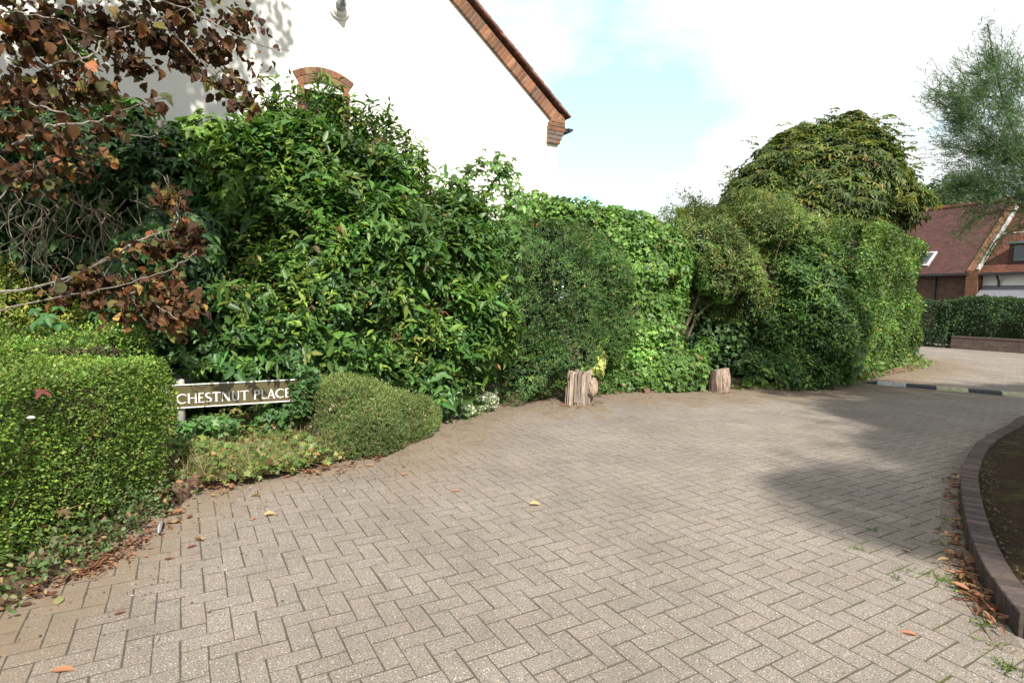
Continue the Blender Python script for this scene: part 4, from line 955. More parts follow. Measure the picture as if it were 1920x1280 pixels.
# ---- clipped hedge by the far bend
def clipped_hedge():
    a, b = np.array([7.2, 11.75]), np.array([11.35, 15.85]); d = (b - a); L = np.linalg.norm(d); d = d / L; nn = np.array([-d[1], d[0]])
    c = (a + b) / 2 + nn * .95; rz = math.atan2(d[1], d[0])
    root = shrub('clipped_hedge', 'tall clipped green hedge with a flat front at the bend by the speed bump', 'hedge', (c[0], c[1], .1))
    Lv = Leaves(); H = 1.66
    P, N = sample_box((c[0], c[1], H + .05), (L / 2, .95, H), rz, 68000, 81, .075, 4.5, .28, .2, weights=[1.3, .2, .15, 1.5, 1.0, 0])
    cols = [(0.06, 0.115, 0.025), (0.085, 0.15, 0.03), (0.04, 0.085, 0.022), (0.13, 0.17, 0.035), (0.16, 0.11, 0.04)]
    scatter(Lv, P, N, 'oval', .055, .034, cols, [4, 3, 3, 1, .2], 81, droop=.15, rnd=.9, norm_up=.4, clump=.35)
    k = P[:, 2] > 2.9; q = P[k]; q = q[RNG.random(len(q)) < .05]; sprigs(Lv, q, np.tile([0, 0, 1.0], (len(q), 1)), 'oval', 5, .22, .05, .025, [(0.12, 0.14, 0.04), (0.15, 0.14, 0.05)], [1, 1], 82, upb=.9)
    # ivy skirt along its foot
    t = RNG.random(900) * L; P2 = np.stack([a[0] + d[0] * t, a[1] + d[1] * t, .05 + .25 * RNG.random(900) ** 2], 1); P2[:, :2] -= nn * RNG.uniform(-.1, .18, 900)[:, None]
    scatter(Lv, P2, np.tile([nn[0] * -.5, nn[1] * -.5, .7], (900, 1)), 'ivy', .07, .07, [(0.06, 0.12, 0.03), (0.13, 0.15, 0.05)], [2, 1], 83)
    Lv.build('foliage', M_leaf, root)
    st = MB()
    st.box((c[0], c[1], H), (L / 2 - .3, .62, H - .3), np.array([[d[0], nn[0], 0], [d[1], nn[1], 0], [0, 0, 1.0]]), bev=.2)  # solid core added to block light through the leaves
    st.build('branches', M_bark, root)
clipped_hedge()

# ---- horse chestnut behind
def chestnut():
    Y = 19.5
    root = shrub('chestnut_tree', 'dome shaped chestnut tree with browning leaves rising behind the hedge', 'tree', (A(1550, 500, Y)[0], Y, 0))
    B = [blob(1533, 367, Y, 148, 117, 2.6), blob(1438, 398, Y - .3, 79, 76, 1.8), blob(1627, 394, Y - .3, 73, 85, 1.8), blob(1546, 306, Y, 94, 68, 1.7), blob(1519, 420, Y - 1, 144, 63, 1.6), blob(1600, 341, Y, 76, 67, 1.5), blob(1474, 345, Y, 72, 63, 1.5), blob(1402, 403, Y, 37, 36, .9), blob(1582, 297, Y, 63, 54, 1.4), blob(1492, 315, Y, 63, 59, 1.4), blob(1659, 359, Y, 32, 54, .9)]
    Lv = Leaves(); P, N = sample_blobs(B, 25000, 91, .2, 2.4, .38, .2)
    palmate(Lv, P, N, 5, .19, .062, [(0.055, 0.085, 0.018), (0.04, 0.066, 0.016), (0.085, 0.105, 0.02), (0.125, 0.115, 0.026), (0.15, 0.10, 0.03)], [4, 3.5, 2.5, .9, .15], 91, 'oval', 120, .3, upb=.6)
    tp = [(1560, 218), (1590, 222), (1530, 232), (1640, 250), (1370, 360), (1365, 375), (1415, 325), (1650, 245), (1710, 320), (1480, 262)]
    P3, N3 = sample_blobs(B, 60, 94, .1, 2, .02, .3); P3 = P3 + N3 * .16; P3 = P3[(P3[:, 2] > 4.2)]
    for c3 in P3:
        q = c3 + RNG.normal(0, .15, (9, 3)); palmate(Lv, q, np.tile([0, -.4, .8], (9, 1)), 5, .19, .06, [(0.06, 0.085, 0.018), (0.09, 0.1, 0.02)], [1, 1], 95, 'oval', 120)
    for (px, py) in tp:
        q = A(px, py, Y) + RNG.normal(0, .16, (16, 3)); palmate(Lv, q, np.tile([0, -.4, .8], (16, 1)), 5, .22, .07, [(0.05, 0.075, 0.02)], [1], 92, 'oval', 120)
    inner(Lv, B, 6000, .3, [(0.025, 0.035, 0.012)], 93, .74); Lv.build('crown', M_leaf, root)
    st = MB(); b = np.array([A(1550, 500, Y)[0], Y, 0.0]); st.tube([b, b + [0, 0, 1.2], b + [.1, 0, 2.6], b + [.1, .1, 4.5]], .26, .12, 10)
    for t_ in ((1440, 390), (1650, 385), (1560, 280), (1500, 330), (1610, 320), (1540, 420)): st.tube(catmull([b + [0, 0, 1.6], (b + [0, 0, 2.0]) * .5 + A(t_[0], t_[1], Y) * .5 + [0, 0, .2], A(t_[0], t_[1], Y)], 4), .11, .03, 7)
    st.build('trunk', M_bark, root)
chestnut()

# ---- feathery tree leaning in from the right
def feathery_tree():
    Y = 7.2
    root = shrub('feathery_tree', 'wispy feathery blue-green tree leaning in from the right over the tiled roofs', 'tree', (8.2, 7.3, .1))
    st = MB(); base = np.array([8.2, 7.3, .1])
    limbs = [[base, A(2080, 520, 7.2), A(2000, 410, Y), A(1925, 300, Y), A(1890, 220, Y), A(1865, 120, Y), A(1852, 45, Y)],
             [A(2000, 410, Y), A(1940, 330, Y - .2), A(1860, 260, Y - .3), A(1800, 215, Y - .3), A(1745, 185, Y - .3)],
             [A(1960, 350, Y), A(1890, 300, Y + .2), A(1830, 285, Y + .3), A(1770, 275, Y + .3)],
             [A(2060, 480, Y), A(1960, 420, Y - .1), A(1890, 370, Y - .2), A(1830, 350, Y - .2), A(1775, 345, Y - .2)],
             [A(2080, 520, 7.2), A(2000, 300, Y + .3), A(1960, 200, Y + .3), A(1900, 130, Y + .2), A(1868, 105, Y + .2)],
             [A(2000, 300, Y + .3), A(1930, 180, Y), A(1880, 140, Y)], [A(2060, 480, Y), A(2060, 250, Y + .6), A(2030, 100, Y + .6)],
             [base, A(2250, 350, Y + .5), A(2220, 150, Y + .8)], [base + [0, 0, 1.5], A(2250, 500, Y - .5), A(2150, 400, Y - 1.2)],
             [A(1960, 420, Y - .1), A(1910, 430, Y - .2), A(1870, 450, Y - .2), A(1845, 490, Y - .2)], [A(1925, 400, Y), A(1880, 395, Y), A(1830, 410, Y), A(1800, 440, Y)]]
    rr = [.03, .014, .012, .014, .016, .010, .02, .05, .03, .006, .006]
    LP = []
    for l, r0 in zip(limbs, rr):
        P = catmull(l, 8); st.tube(P, r0, .006 if r0 < .1 else .012, 7); LP.append(P)
    B = [blob(1855, 135, Y, 34, 55, .3), blob(1845, 185, Y, 55, 45, .35), blob(1800, 195, Y - .3, 50, 26, .3), blob(1860, 250, Y - .2, 75, 40, .4), blob(1800, 225, Y - .3, 38, 26, .3), blob(1895, 205, Y, 36, 50, .35),
         blob(1900, 300, Y, 70, 52, .45), blob(1845, 290, Y + .2, 50, 36, .4), blob(1860, 345, Y - .1, 72, 38, .4), blob(1815, 350, Y - .2, 42, 26, .3), blob(1920, 360, Y - .1, 60, 34, .4), blob(1775, 270, Y + .3, 12, 13, .1), blob(1900, 150, Y + .1, 20, 20, .2), blob(1765, 185, Y - .3, 18, 10, .12),
         blob(2000, 300, Y + .2, 80, 100, .8), blob(2100, 300, Y + .5, 110, 160, 1.1), blob(2230, 300, Y + .3, 130, 170, 1.2), blob(2050, 130, Y + .6, 80, 70, .6), blob(2150, 420, Y - .8, 120, 80, .9)]
    nb = len(B)
    Lv = Leaves(); P, N = sample_blobs(B, 17000, 101, .2, 8, .7, .8, power=1.3)
    n = len(P); d = unit(N * .55 + np.array([-.45, 0, .45]) + rnd_dir(n) * .55)
    cols = [(0.058, 0.105, 0.042), (0.042, 0.08, 0.038), (0.08, 0.13, 0.05), (0.05, 0.095, 0.045)]
    tone = palette(n, cols, [3, 3, 2, 2], P, 101, .15, .25, 3)
    for i in range(9):
        q = P + d * (.018 * i); Dv = unit(d + rnd_dir(n) * .85)
        Lv.add('needle', q, Dv, rnd_dir(n), .055 * RNG.uniform(.6, 1.4, n), .0075, tone)
    # wispy tips along the limb ends
    for P in LP[:6] + LP[9:]:
        m_ = int(len(P) * 10); t = RNG.random(m_) ** .7; q = P[np.minimum((t * len(P)).astype(int), len(P) - 1)] + RNG.normal(0, .06, (m_, 3))
        for i in range(4): Lv.add('needle', q, unit(rnd_dir(m_) + [-.5, 0, .6]), rnd_dir(m_), .08, .005, palette(m_, cols, [1] * 4, q, 102))
    for (px, py) in ((1852, 60), (1848, 90), (1858, 100), (1745, 120), (1760, 135), (1780, 150), (1735, 185), (1750, 150), (1830, 105), (1880, 75), (1760, 215), (1790, 120)):
        c = A(px, py, Y); q = c + RNG.normal(0, .045, (26, 3)); Lv.add('needle', q, unit(rnd_dir(26) + [-.3, 0, 1.0]), rnd_dir(26), .09, .0045, palette(26, [(0.09, 0.10, 0.075), (0.06, 0.09, 0.06)], [1, 1]))
        st.tube([A(1860, 200, Y) * .35 + c * .65 + [0, 0, -.02], c * .9 + A(1860, 200, Y) * .1, c + [-.02, 0, .12]], .004, .0015, 4)
    for k_, l in enumerate(((1845, 420), (1810, 440), (1870, 430), (1800, 470), (1855, 470), (1830, 455))):
        c = A(l[0], l[1], Y); q = c + RNG.normal(0, .05, (40, 3)); Lv.add('needle', q, unit(rnd_dir(40)), rnd_dir(40), .06, .005, palette(40, cols, [1] * 4))
    Lv.build('crown', M_leaf, root); st.build('trunk', M_twig, root)
feathery_tree()

# ---- leafy tree beyond the right edge of the view: it shades the bed and the road
def simple_tree(name, label, base, h, blobs, n, leaf, cols, seed, group=None, tr=.16):
    root = shrub(name, label, 'tree', base, group); Lv = Leaves(); P, N = sample_blobs(blobs, n, seed, .2, 1.8, .6, .9)
    P2, N2 = sample_blobs([(c, r * 1.2) for c, r in blobs], n // 13, seed + 1, .25, 2.2, .35, .9); P = np.concatenate([P, P2]); N = np.concatenate([N, N2])
    palmate(Lv, P, N, 4, leaf, leaf * .45, cols, [1] * len(cols), seed, 'oval', 120, .25); Lv.build('crown', M_leaf, root)
    st = MB(); b = np.array(base, float); top = np.array([b[0], b[1], h * .55]); st.tube(catmull([b, b * .5 + top * .5 + [.08, .05, 0], top], 5), tr, tr * .55, 9)
    for c, r in blobs: st.tube(catmull([top - [0, 0, .6], (top + c) / 2 + [0, 0, .15], c], 4), tr * .45, .02, 6)
    st.build('trunk', M_bark, root)
E3 = lambda x, y, z, rx, ry, rz: (np.array([x, y, z], float), np.array([rx, ry, rz], float))
simple_tree('shade_tree', 'broad leafy tree standing in the kerbed bed just outside the right edge', (8.6, -3.2, .1), 10.5,
            [(c + [1.4, -3.65, 4.0], r) for c, r in (E3(5.0, -1.2, 5.6, 1.35, 1.2, .9), E3(6.5, -1.4, 5.4, 1.6, 1.4, 1.1), E3(6.6, 0.8, 5.4, 1.55, 1.4, 1.0), E3(7.4, 3.1, 5.2, 1.6, 1.4, 1.0), E3(7.4, 1.9, 5.3, 1.6, 1.4, 1.0), E3(8.4, 2.2, 5.3, 1.8, 1.6, 1.2), E3(8.7, 4.6, 5.2, 1.7, 1.5, 1.1), E3(10.6, 4.4, 5.2, 1.9, 1.6, 1.2), E3(8.6, .2, 5.4, 1.8, 1.6, 1.2), E3(12.4, 5.2, 5.2, 1.8, 1.6, 1.2))], 30000, .2,
            [(0.04, 0.085, 0.02), (0.055, 0.11, 0.025)], 111)

# ---- trees behind the tiled roofs
for (px, py, Y, s, cols, lab) in ((1790, 372, 38, 1.0, [(0.03, 0.06, 0.025), (0.045, 0.075, 0.03)], 'dark distant tree showing over the brown tiled roof below the feathery tree'),
                                  (1735, 385, 34, .55, [(0.05, 0.08, 0.025), (0.035, 0.06, 0.022)], 'small bushy tree between the chestnut dome and the brown tiled roof')):
    c = A(px, py, Y); simple_tree('distant_tree', lab, (c[0], Y, 0), c[2], [E3(c[0], Y, c[2] - .3, 2.2 * s, 1.6 * s, 1.6 * s), E3(c[0] - 1.3 * s, Y, c[2] - 1.2, 1.8 * s, 1.4, 1.5), E3(c[0] + 1.8 * s, Y, c[2] - .9, 2 * s, 1.5, 1.6)], 2600, .34, cols, 120 + int(Y), 'distant trees')

# ---- dark hedge on the retaining wall
def far_hedge():
    rz = FRZ; c2 = loc2w(far_a, 3.4, .95)
    root = shrub('far_hedge', 'long dark clipped hedge growing above the low brick retaining wall', 'hedge', (c2[0], c2[1], .4))
    Lv = Leaves(); P, N = sample_box((c2[0], c2[1], 1.2), (4.25, .62, .86), rz, 52000, 131, .07, 3, .2, .12)
    scatter(Lv, P, N, 'oval', .07, .045, [(0.022, 0.05, 0.018), (0.03, 0.065, 0.02), (0.045, 0.085, 0.022)], [3, 3, 1], 131, droop=.1, clump=.3)
    c3 = loc2w(far_a, -.9, .6); P, N = sample_box((c3[0], c3[1], .9), (.75, .6, 1.0), rz, 7000, 132, .08, 3, .25, .12)
    scatter(Lv, P, N, 'oval', .07, .045, [(0.02, 0.045, 0.016), (0.03, 0.06, 0.02)], [1, 1], 132)
    Lv.build('foliage', M_leaf, root)
    st = MB(); M = np.array([[math.cos(rz), -math.sin(rz), 0], [math.sin(rz), math.cos(rz), 0], [0, 0, 1.0]]); st.box((c2[0], c2[1], 1.05), (4.0, .42, .75), M, bev=.1); st.build('branches', M_bark, root)  # unseen solid core added so no light passes through the hedge
far_hedge()

# ---- box hedge in the left foreground
BOXC = [(0.085, 0.15, 0.024), (0.115, 0.18, 0.03), (0.06, 0.115, 0.022), (0.17, 0.21, 0.042), (0.22, 0.17, 0.055), (0.045, 0.09, 0.02)]
def box_hedge():
    root = shrub('box_hedge', 'small leaved clipped box hedge in the left foreground beside the sign', 'hedge', (-3.0, 2.6, 0))
    Lv = Leaves(); c, h = (-3.11, 2.22, .53), (.67, 1.8, .5)
    P, N = sample_box(c, h, R(0), 72000, 141, .035, 5, .11, .09, weights=[1.25, .25, 1.1, .5, 1.2, 0])
    k = P[:, 1] > -.6; P, N = P[k], N[k]
    k = ~((P[:, 2] < .16) & (RNG.random(len(P)) < .6)); P, N = P[k], N[k]
    # stragglers that break up the clipped faces
    sprigs(Lv, P[::1], N[::1], 'small', 2, .05, .021, .014, BOXC, [4, 4, 3, 1.6, .15, 1.0], 141, upb=.2, droop=.0, spread=.9, clump=.35, rnd=.6)
    q = RNG.choice(len(P), 1500); sprigs(Lv, P[q] + N[q] * .03, N[q], 'small', 6, .09, .02, .012, BOXC, [3, 4, 1, 2, .3, .3], 142, upb=.7, droop=0, rnd=.4)
    # weedy foot of the hedge
    m_ = 2600; y = RNG.uniform(1.2, 4.1, m_); x = -2.36 + RNG.normal(0, .07, m_) - .05 * np.abs(y - 3.2); z = np.abs(RNG.normal(0, .11, m_)) + .01
    scatter(Lv, np.stack([x, y, z], 1), np.tile([.6, -.2, .6], (m_, 1)), 'oval', .03, .019, [(0.06, 0.11, 0.03), (0.1, 0.12, 0.05), (0.2, 0.13, 0.06)], [3, 2, .5], 143)
    inner(Lv, [E3(c[0], c[1], c[2], .66, 1.9, .5)], 1500, .05, [(0.05, 0.04, 0.02)], 144, .8)
    Lv.build('foliage', M_leaf, root)
    st = MB(); st.box((c[0] - .02, c[1], c[2] - .04), (h[0] - .15, h[1] - .15, h[2] - .15), bev=.12)  # solid core block, added to stop light leaking through the leaf shell
    for _ in range(70):
        b = np.array([-2.44 + RNG.normal(0, .04), RNG.uniform(1.2, 4.1), RNG.uniform(.1, .9)]); st.tube([b, b + [RNG.uniform(-.01, .06), RNG.normal(0, .05), RNG.uniform(.03, .14)]], .0028, .0012, 4)
    st.build('branches', M_twig, root)
box_hedge()
def low_hedge():
    root = shrub('low_hedge', 'lower olive green hedge running behind the box hedge under the copper leaves', 'hedge', (-4.6, 4.4, .1))
    Lv = Leaves(); P, N = sample_box((-4.9, 4.75, .62), (1.75, .75, .58), R(8), 26000, 151, .08, 3.2, .2, .14, weights=[1, .3, .4, 1.2, 1.2, 0])
    sprigs(Lv, P, N, 'small', 2, .06, .026, .016, BOXC, [3, 2, 4, .8, .3, 3], 151, droop=0, clump=.35)
    B = [E3(-4.95, 5.45, 1.05, .5, .4, .75), E3(-5.6, 5.4, 1.1, .6, .4, .8), E3(-4.4, 5.7, .95, .4, .3, .6)]; P, N = sample_blobs(B, 3400, 152, .1, 4, .35, .3)
    sprigs(Lv, P, N, 'oval', 5, .1, .04, .022, [(0.14, 0.17, 0.03), (0.19, 0.2, 0.04), (0.09, 0.12, 0.025)], [3, 2, 2], 152)
    Lv.build('foliage', M_leaf, root)
    st = MB(); M = np.array([[math.cos(R(8)), -math.sin(R(8)), 0], [math.sin(R(8)), math.cos(R(8)), 0], [0, 0, 1.0]]); st.box((-4.9, 4.75, .56), (1.55, .55, .45), M, bev=.1); stems_into(st, [b[0] for b in B], (-5.0, 5.4, 0), .02, .008); st.build('branches', M_twig, root)  # the box is an added core that blocks light, the rest stems
low_hedge()

# ---- round grey-green bush at the road edge
def round_bush():
    root = shrub('round_bush', 'squat rounded heathery grey-green bush sprawling onto the road edge right of the sign', 'bush', (G(700, 860)[0], 5.9, 0))
    B = [blob(640, 795, 5.55, 76, 92, .5), blob(690, 805, 5.7, 88, 86, .6), blob(735, 805, 6.05, 78, 70, .5), blob(620, 770, 5.6, 58, 62, .42), blob(770, 795, 6.35, 52, 46, .38), blob(690, 775, 5.95, 90, 62, .5), blob(615, 830, 5.25, 50, 50, .3)]
    Lv = Leaves(); P, N = sample_blobs(B, 21000, 161, .04, 7, .22, .25, zmin=.02)
    sprigs(Lv, P, N, 'small', 6, .055, .021, .0062, [(0.09, 0.135, 0.04), (0.12, 0.16, 0.05), (0.07, 0.11, 0.034), (0.17, 0.18, 0.07), (0.18, 0.13, 0.06)], [4, 4, 2.5, 1.8, .4], 161, upb=.45, droop=-.1, spread=.75, clump=.3, rnd=.5)
    P2, N2 = sample_blobs(B, 150, 162, .04, 7, .06, 0); scatter(Lv, P2, N2, 'small', .022, .014, [(0.24, 0.21, 0.15), (0.2, 0.11, 0.055)], [2, 1], 162)
    inner(Lv, B, 2500, .045, [(0.035, 0.035, 0.018)], 163, .8); Lv.build('foliage', M_leaf, root)
    st = MB(); c = np.array([G(700, 860)[0], 5.9, 0]); stems_into(st, [b[0] for b in B], c, .018, .006); st.build('stems', M_twig, root)
round_bush()

# ---- ground ivy, weeds and dry grass below the sign
def ground_cover():
    Lv = Leaves(); fld = lump_field(4, 5)
    poly = [G(335, 925), G(450, 885), G(560, 862), G(600, 850), A(590, 760, 5.9), A(480, 760, 5.7), A(335, 800, 5.0), A(320, 850, 4.5)]
    m_ = 9000; u = RNG.random(m_); v = RNG.random(m_)
    e0 = np.array([-2.42, 4.15]); e1 = np.array([-1.45, 5.1]); back = np.array([-.62, .78])
    xy = e0 + (e1 - e0) * u[:, None] + back * (v * 1.05 + .02)[:, None] + RNG.normal(0, .03, (m_, 2))
    xy += np.array([.10, -.16]) * (np.sin(u * 3.1) * (1 - v))[:, None]
    ht = .1 + .22 * v + .05 * fld(np.stack([xy[:, 0] * 2, xy[:, 1] * 2, v * 0], 1)); z = ht * RNG.random(m_) ** .4 + .02
    P = np.stack([xy[:, 0], xy[:, 1], z], 1); N = np.tile([.35, -.55, .75], (m_, 1)) + rnd_dir(m_) * .3
    k = RNG.random(m_) < .62
    scatter(Lv, P[k], N[k], 'ivy', .045, .047, [(0.06, 0.11, 0.03), (0.085, 0.14, 0.035), (0.14, 0.155, 0.045), (0.17, 0.155, 0.06), (0.2, 0.12, 0.055)], [3, 3, 2, 1.5, .8], 171, droop=.2, rnd=1.0, norm_up=.8, clump=.35)
    # grass blades, green and dry
    for (n_, cols, l) in ((2200, [(0.09, 0.13, 0.035), (0.12, 0.15, 0.05)], .2), (2200, [(0.28, 0.22, 0.12), (0.2, 0.15, 0.085)], .24)):
        u = RNG.random(n_) ** 1.3; xy = e0 + (e1 - e0) * u[:, None] + back * (RNG.random(n_) * .6)[:, None] + np.array([.08, -.13]) * np.sin(u * 3.1)[:, None]
        P = np.stack([xy[:, 0], xy[:, 1], np.full(n_, .06)], 1); Lv.add('needle', P, rnd_dir(n_) * .8 + [.1, -.15, .8], rnd_dir(n_), l * RNG.uniform(.5, 1.3, n_), .006, palette(n_, cols, [1, 1]), RNG.uniform(0, 6, n_))
    P, N = sample_blobs([blob(562, 735, 5.14, 15, 42, .06), blob(572, 730, 5.35, 20, 46, .12), blob(560, 765, 5.2, 26, 20, .1), blob(520, 785, 5.25, 50, 16, .12), blob(348, 805, 4.75, 24, 26, .1), blob(400, 790, 4.95, 50, 14, .1)], 1300, 173, .03, 8, .7, .4)
    scatter(Lv, P, N, 'ivy', .05, .05, [(0.045, 0.1, 0.03), (0.065, 0.13, 0.035), (0.12, 0.17, 0.06)], [3, 2, .5], 173, droop=.6)
    P, N = sample_blobs([blob(1165, 722, 9.6, 55, 18, .2), blob(1128, 731, 9.3, 30, 11, .15), blob(1215, 715, 9.75, 50, 22, .2)], 900, 174, .04, 7, .6, .3)
    scatter(Lv, P, N, 'ivy', .06, .06, [(0.06, 0.12, 0.03), (0.085, 0.15, 0.035), (0.15, 0.13, 0.05)], [3, 2, .5], 174, droop=.5)
    # small rooted leaves along the whole verge foot
    for (a, b, n_) in ((45, 78, 900), (80, 150, 2600)):
        idx = RNG.integers(a, min(b, len(EDGE) - 1), n_); p = EDGE[idx] + RNG.normal(0, .06, (n_, 2)); t = np.gradient(EDGE, axis=0)[idx]; t = unit(t); nl = np.stack([-t[:, 1], t[:, 0]], 1)
        off = np.abs(RNG.normal(0, .25, n_)); p = p + nl * off[:, None]; P = np.stack([p[:, 0], p[:, 1], .03 + .14 * RNG.random(n_) * np.minimum(off * 3, 1)], 1)
        scatter(Lv, P, np.tile([.3, -.5, .8], (n_, 1)), 'ivy', .05, .05, [(0.06, 0.12, 0.03), (0.1, 0.14, 0.04), (0.19, 0.15, 0.06)], [3, 1.5, .5], 172)
    Lv.build('ground_cover', M_leaf, None, kind='stuff', label='low ground ivy and dry grass along the verge below the sign', cat='ground cover')
ground_cover()

# ---- variegated plants
def variegated():
    root = shrub('variegated_shrub', 'low white edged variegated shrub between the round bush and the yew', 'shrub', (G(860, 780)[0], G(860, 780)[1], 0))
    B = [blob(860, 765, 7.25, 42, 20, .2), blob(900, 750, 7.6, 34, 20, .2), blob(825, 776, 7.0, 22, 10, .12), blob(930, 735, 7.9, 18, 16, .12)]
    Lv = Leaves(); P, N = sample_blobs(B, 1500, 181, .03, 7, .4, .3); sprigs(Lv, P, N, 'oval', 4, .05, .03, .016, [(0.42, 0.45, 0.36), (0.1, 0.15, 0.07), (0.3, 0.34, 0.22)], [2, 2.6, 1], 181)
    Lv.build('foliage', M_leaf, root)
    st = MB(); stems_into(st, [b[0] for b in B], np.array([G(865, 780)[0], G(865, 780)[1], 0]), .006, .003); st.build('stems', M_twig, root)
    root = shrub('variegated_ivy', 'creamy yellow variegated ivy spilling over the top of the tall split stump', 'ivy', (A(1115, 740, 8.9)[0], 8.9, .05))
    B = [blob(1118, 662, 8.95, 17, 20, .12), blob(1108, 690, 8.8, 24, 12, .14), blob(1124, 685, 8.8, 13, 18, .1)]
    Lv = Leaves(); P, N = sample_blobs(B, 240, 182, .03, 7, .5, .2); scatter(Lv, P, N, 'ivy', .085, .085, [(0.34, 0.34, 0.14), (0.27, 0.3, 0.09), (0.12, 0.18, 0.05)], [3, 2, 1.6], 182, droop=.8, rnd=.5)
    Lv.build('foliage', M_leaf, root); st = MB(); st.tube(catmull([A(1118, 745, 8.95), A(1122, 710, 8.95), A(1116, 660, 8.95)], 4), .008, .004, 5); st.build('stems', M_twig, root)
variegated()

# ---- copper-leaved hazel at upper left
def copper_tree():
    root = shrub('copper_leaved_tree', 'copper and maroon leaved tree with pale branches reaching in from the upper left', 'tree', (-6.1, 4.7, .1))
    st = MB(); base = np.array([-6.1, 4.7, .1]); tr = [base, base + [.1, 0, 1.2], base + [.2, -.1, 2.4], base + [.4, -.1, 4.0], base + [.8, .1, 6.2]]
    st.tube(catmull(tr, 6), .12, .04, 10)
    br = [([(-160, 330), (0, 283), (60, 255), (90, 238), (180, 228), (235, 205), (285, 190), (325, 178)], 4.35, .014), ([(-100, 150), (0, 170), (60, 195), (110, 208), (170, 228), (230, 250), (300, 258)], 4.5, .010),
          ([(-80, 10), (0, 20), (35, 24), (105, 36), (160, 62), (215, 80)], 4.3, .008), ([(-60, 210), (60, 148), (110, 118), (165, 110), (215, 62), (300, 32), (400, 0)], 4.6, .012), ([(215, 62), (270, 55), (275, 40)], 4.6, .006),
          ([(-150, 560), (60, 540), (205, 485), (255, 453), (300, 436), (330, 425)], 4.7, .014), ([(330, 425), (332, 380), (320, 345)], 4.7, .006), ([(-100, 600), (100, 560), (250, 530), (330, 500), (370, 470)], 4.5, .008),
          ([(200, 480), (160, 510), (110, 535)], 4.6, .006), ([(230, 540), (280, 560), (330, 600)], 4.5, .006), ([(100, 40), (120, 70), (150, 110), (190, 140)], 4.3, .005), ([(300, 32), (350, 90), (400, 130), (450, 150)], 4.7, .006),
          ([(-100, -120), (150, -60), (330, 10), (430, 60), (500, 90), (545, 92)], 4.8, .010), ([(-100, -60), (200, -10), (320, 60), (390, 130), (440, 180)], 4.9, .008), ([(-50, 420), (40, 330), (100, 290)], 4.3, .006)]
    LP = []
    for pth, Y, r0 in br:
        Y = Y - .28
        P = catmull([A(x, y, Y + .25 * math.sin(i * 1.7)) for i, (x, y) in enumerate(pth)], 7); P = P + RNG.normal(0, .006, P.shape); st.tube(P, r0 * .95, .003, 6); LP.append(P)
    cols = [(0.032, 0.017, 0.010), (0.055, 0.026, 0.013), (0.09, 0.042, 0.018), (0.19, 0.075, 0.03), (0.10, 0.09, 0.028), (0.2, 0.14, 0.042), (0.05, 0.055, 0.018)]
    Lv = Leaves()
    def hang(P, w, seed, L=.068):
        n = len(P); D = unit(-UP * .75 + np.array([.3, -.1, 0]) + rnd_dir(n) * .75); sz = np.minimum(np.exp(RNG.normal(-.1, .34, n)), 1.35)
        # leaf faces look outward to the light or edge-on
        Lv.add('round', P, D, np.array([.25, -.6, .4]) + rnd_dir(n) * 1.15, L * sz, L * .86 * sz, palette(n, cols, w, P, seed, .2, .2), RNG.uniform(.2, 2.4, n))
    W1 = [6, 5, 2, .5, .8, .35, 1.2]; W2 = [3.5, 5, 4.5, 1.3, 1.4, .9, .9]
    def cloud(b, n, w, seed, twigs=True):
        P, N = sample_blobs(b, n, seed, .06, 4, .95, .9, power=.9); hang(P, w, seed)
        for q in P[::9]: 
            e = q + RNG.normal(0, .05, 3) + [-.03, 0, .05]; st.tube([e, (e + q) / 2 + RNG.normal(0, .01, 3), q], .0025, .0012, 4)
    up = [blob(60, 60, 4.4, 120, 70, .4), blob(190, 45, 4.6, 100, 60, .4), blob(300, 70, 4.7, 90, 50, .35), blob(400, 95, 4.8, 75, 60, .3), blob(450, 40, 4.85, 45, 40, .25), blob(420, 160, 4.75, 65, 34, .25), blob(60, 180, 4.3, 100, 80, .4), blob(180, 170, 4.5, 75, 60, .35), blob(250, 120, 4.6, 70, 50, .3)]
    cloud(up, 1450, W1, 191)
    cloud([blob(100, 40, 4.6, 160, 60, .35), blob(330, 30, 4.8, 130, 45, .3), blob(90, 120, 4.5, 120, 60, .35)], 420, W1, 196)
    cloud([blob(20, 320, 4.2, 30, 30, .15), blob(100, 280, 4.4, 90, 40, .3), blob(140, 290, 4.4, 20, 18, .1), blob(500, 95, 4.85, 40, 12, .1), blob(340, 0, 4.7, 130, 30, .3), blob(470, 185, 4.8, 40, 22, .15), blob(350, 110, 4.7, 60, 40, .2)], 230, W1, 192)
    low = [blob(315, 375, 4.75, 62, 40, .22), blob(345, 420, 4.75, 45, 40, .2), blob(300, 460, 4.75, 82, 34, .28), blob(205, 525, 4.65, 110, 32, .3), blob(310, 560, 4.6, 58, 48, .25), blob(330, 600, 4.6, 32, 38, .18), blob(130, 545, 4.6, 50, 26, .2), blob(250, 575, 4.6, 60, 24, .2), blob(365, 450, 4.8, 25, 40, .15)]
    cloud(low, 1050, W2, 193)
    cloud([blob(60, 330, 4.5, 80, 45, .3), blob(130, 270, 4.4, 90, 40, .3), blob(30, 250, 4.3, 60, 50, .25)], 170, W2, 197)
    gl = [blob(130, 70, 4.5, 40, 60, .2), blob(160, 100, 4.5, 25, 30, .15), blob(100, 85, 4.5, 40, 20, .15), blob(230, 200, 4.6, 60, 20, .2)]
    P, N = sample_blobs(gl, 60, 198, .05, 5, .8, .8); palmate(Lv, P, N, 5, .075, .034, [(0.07, 0.14, 0.03), (0.05, 0.11, 0.025)], [1, 1], 198, 'leaf', 105)
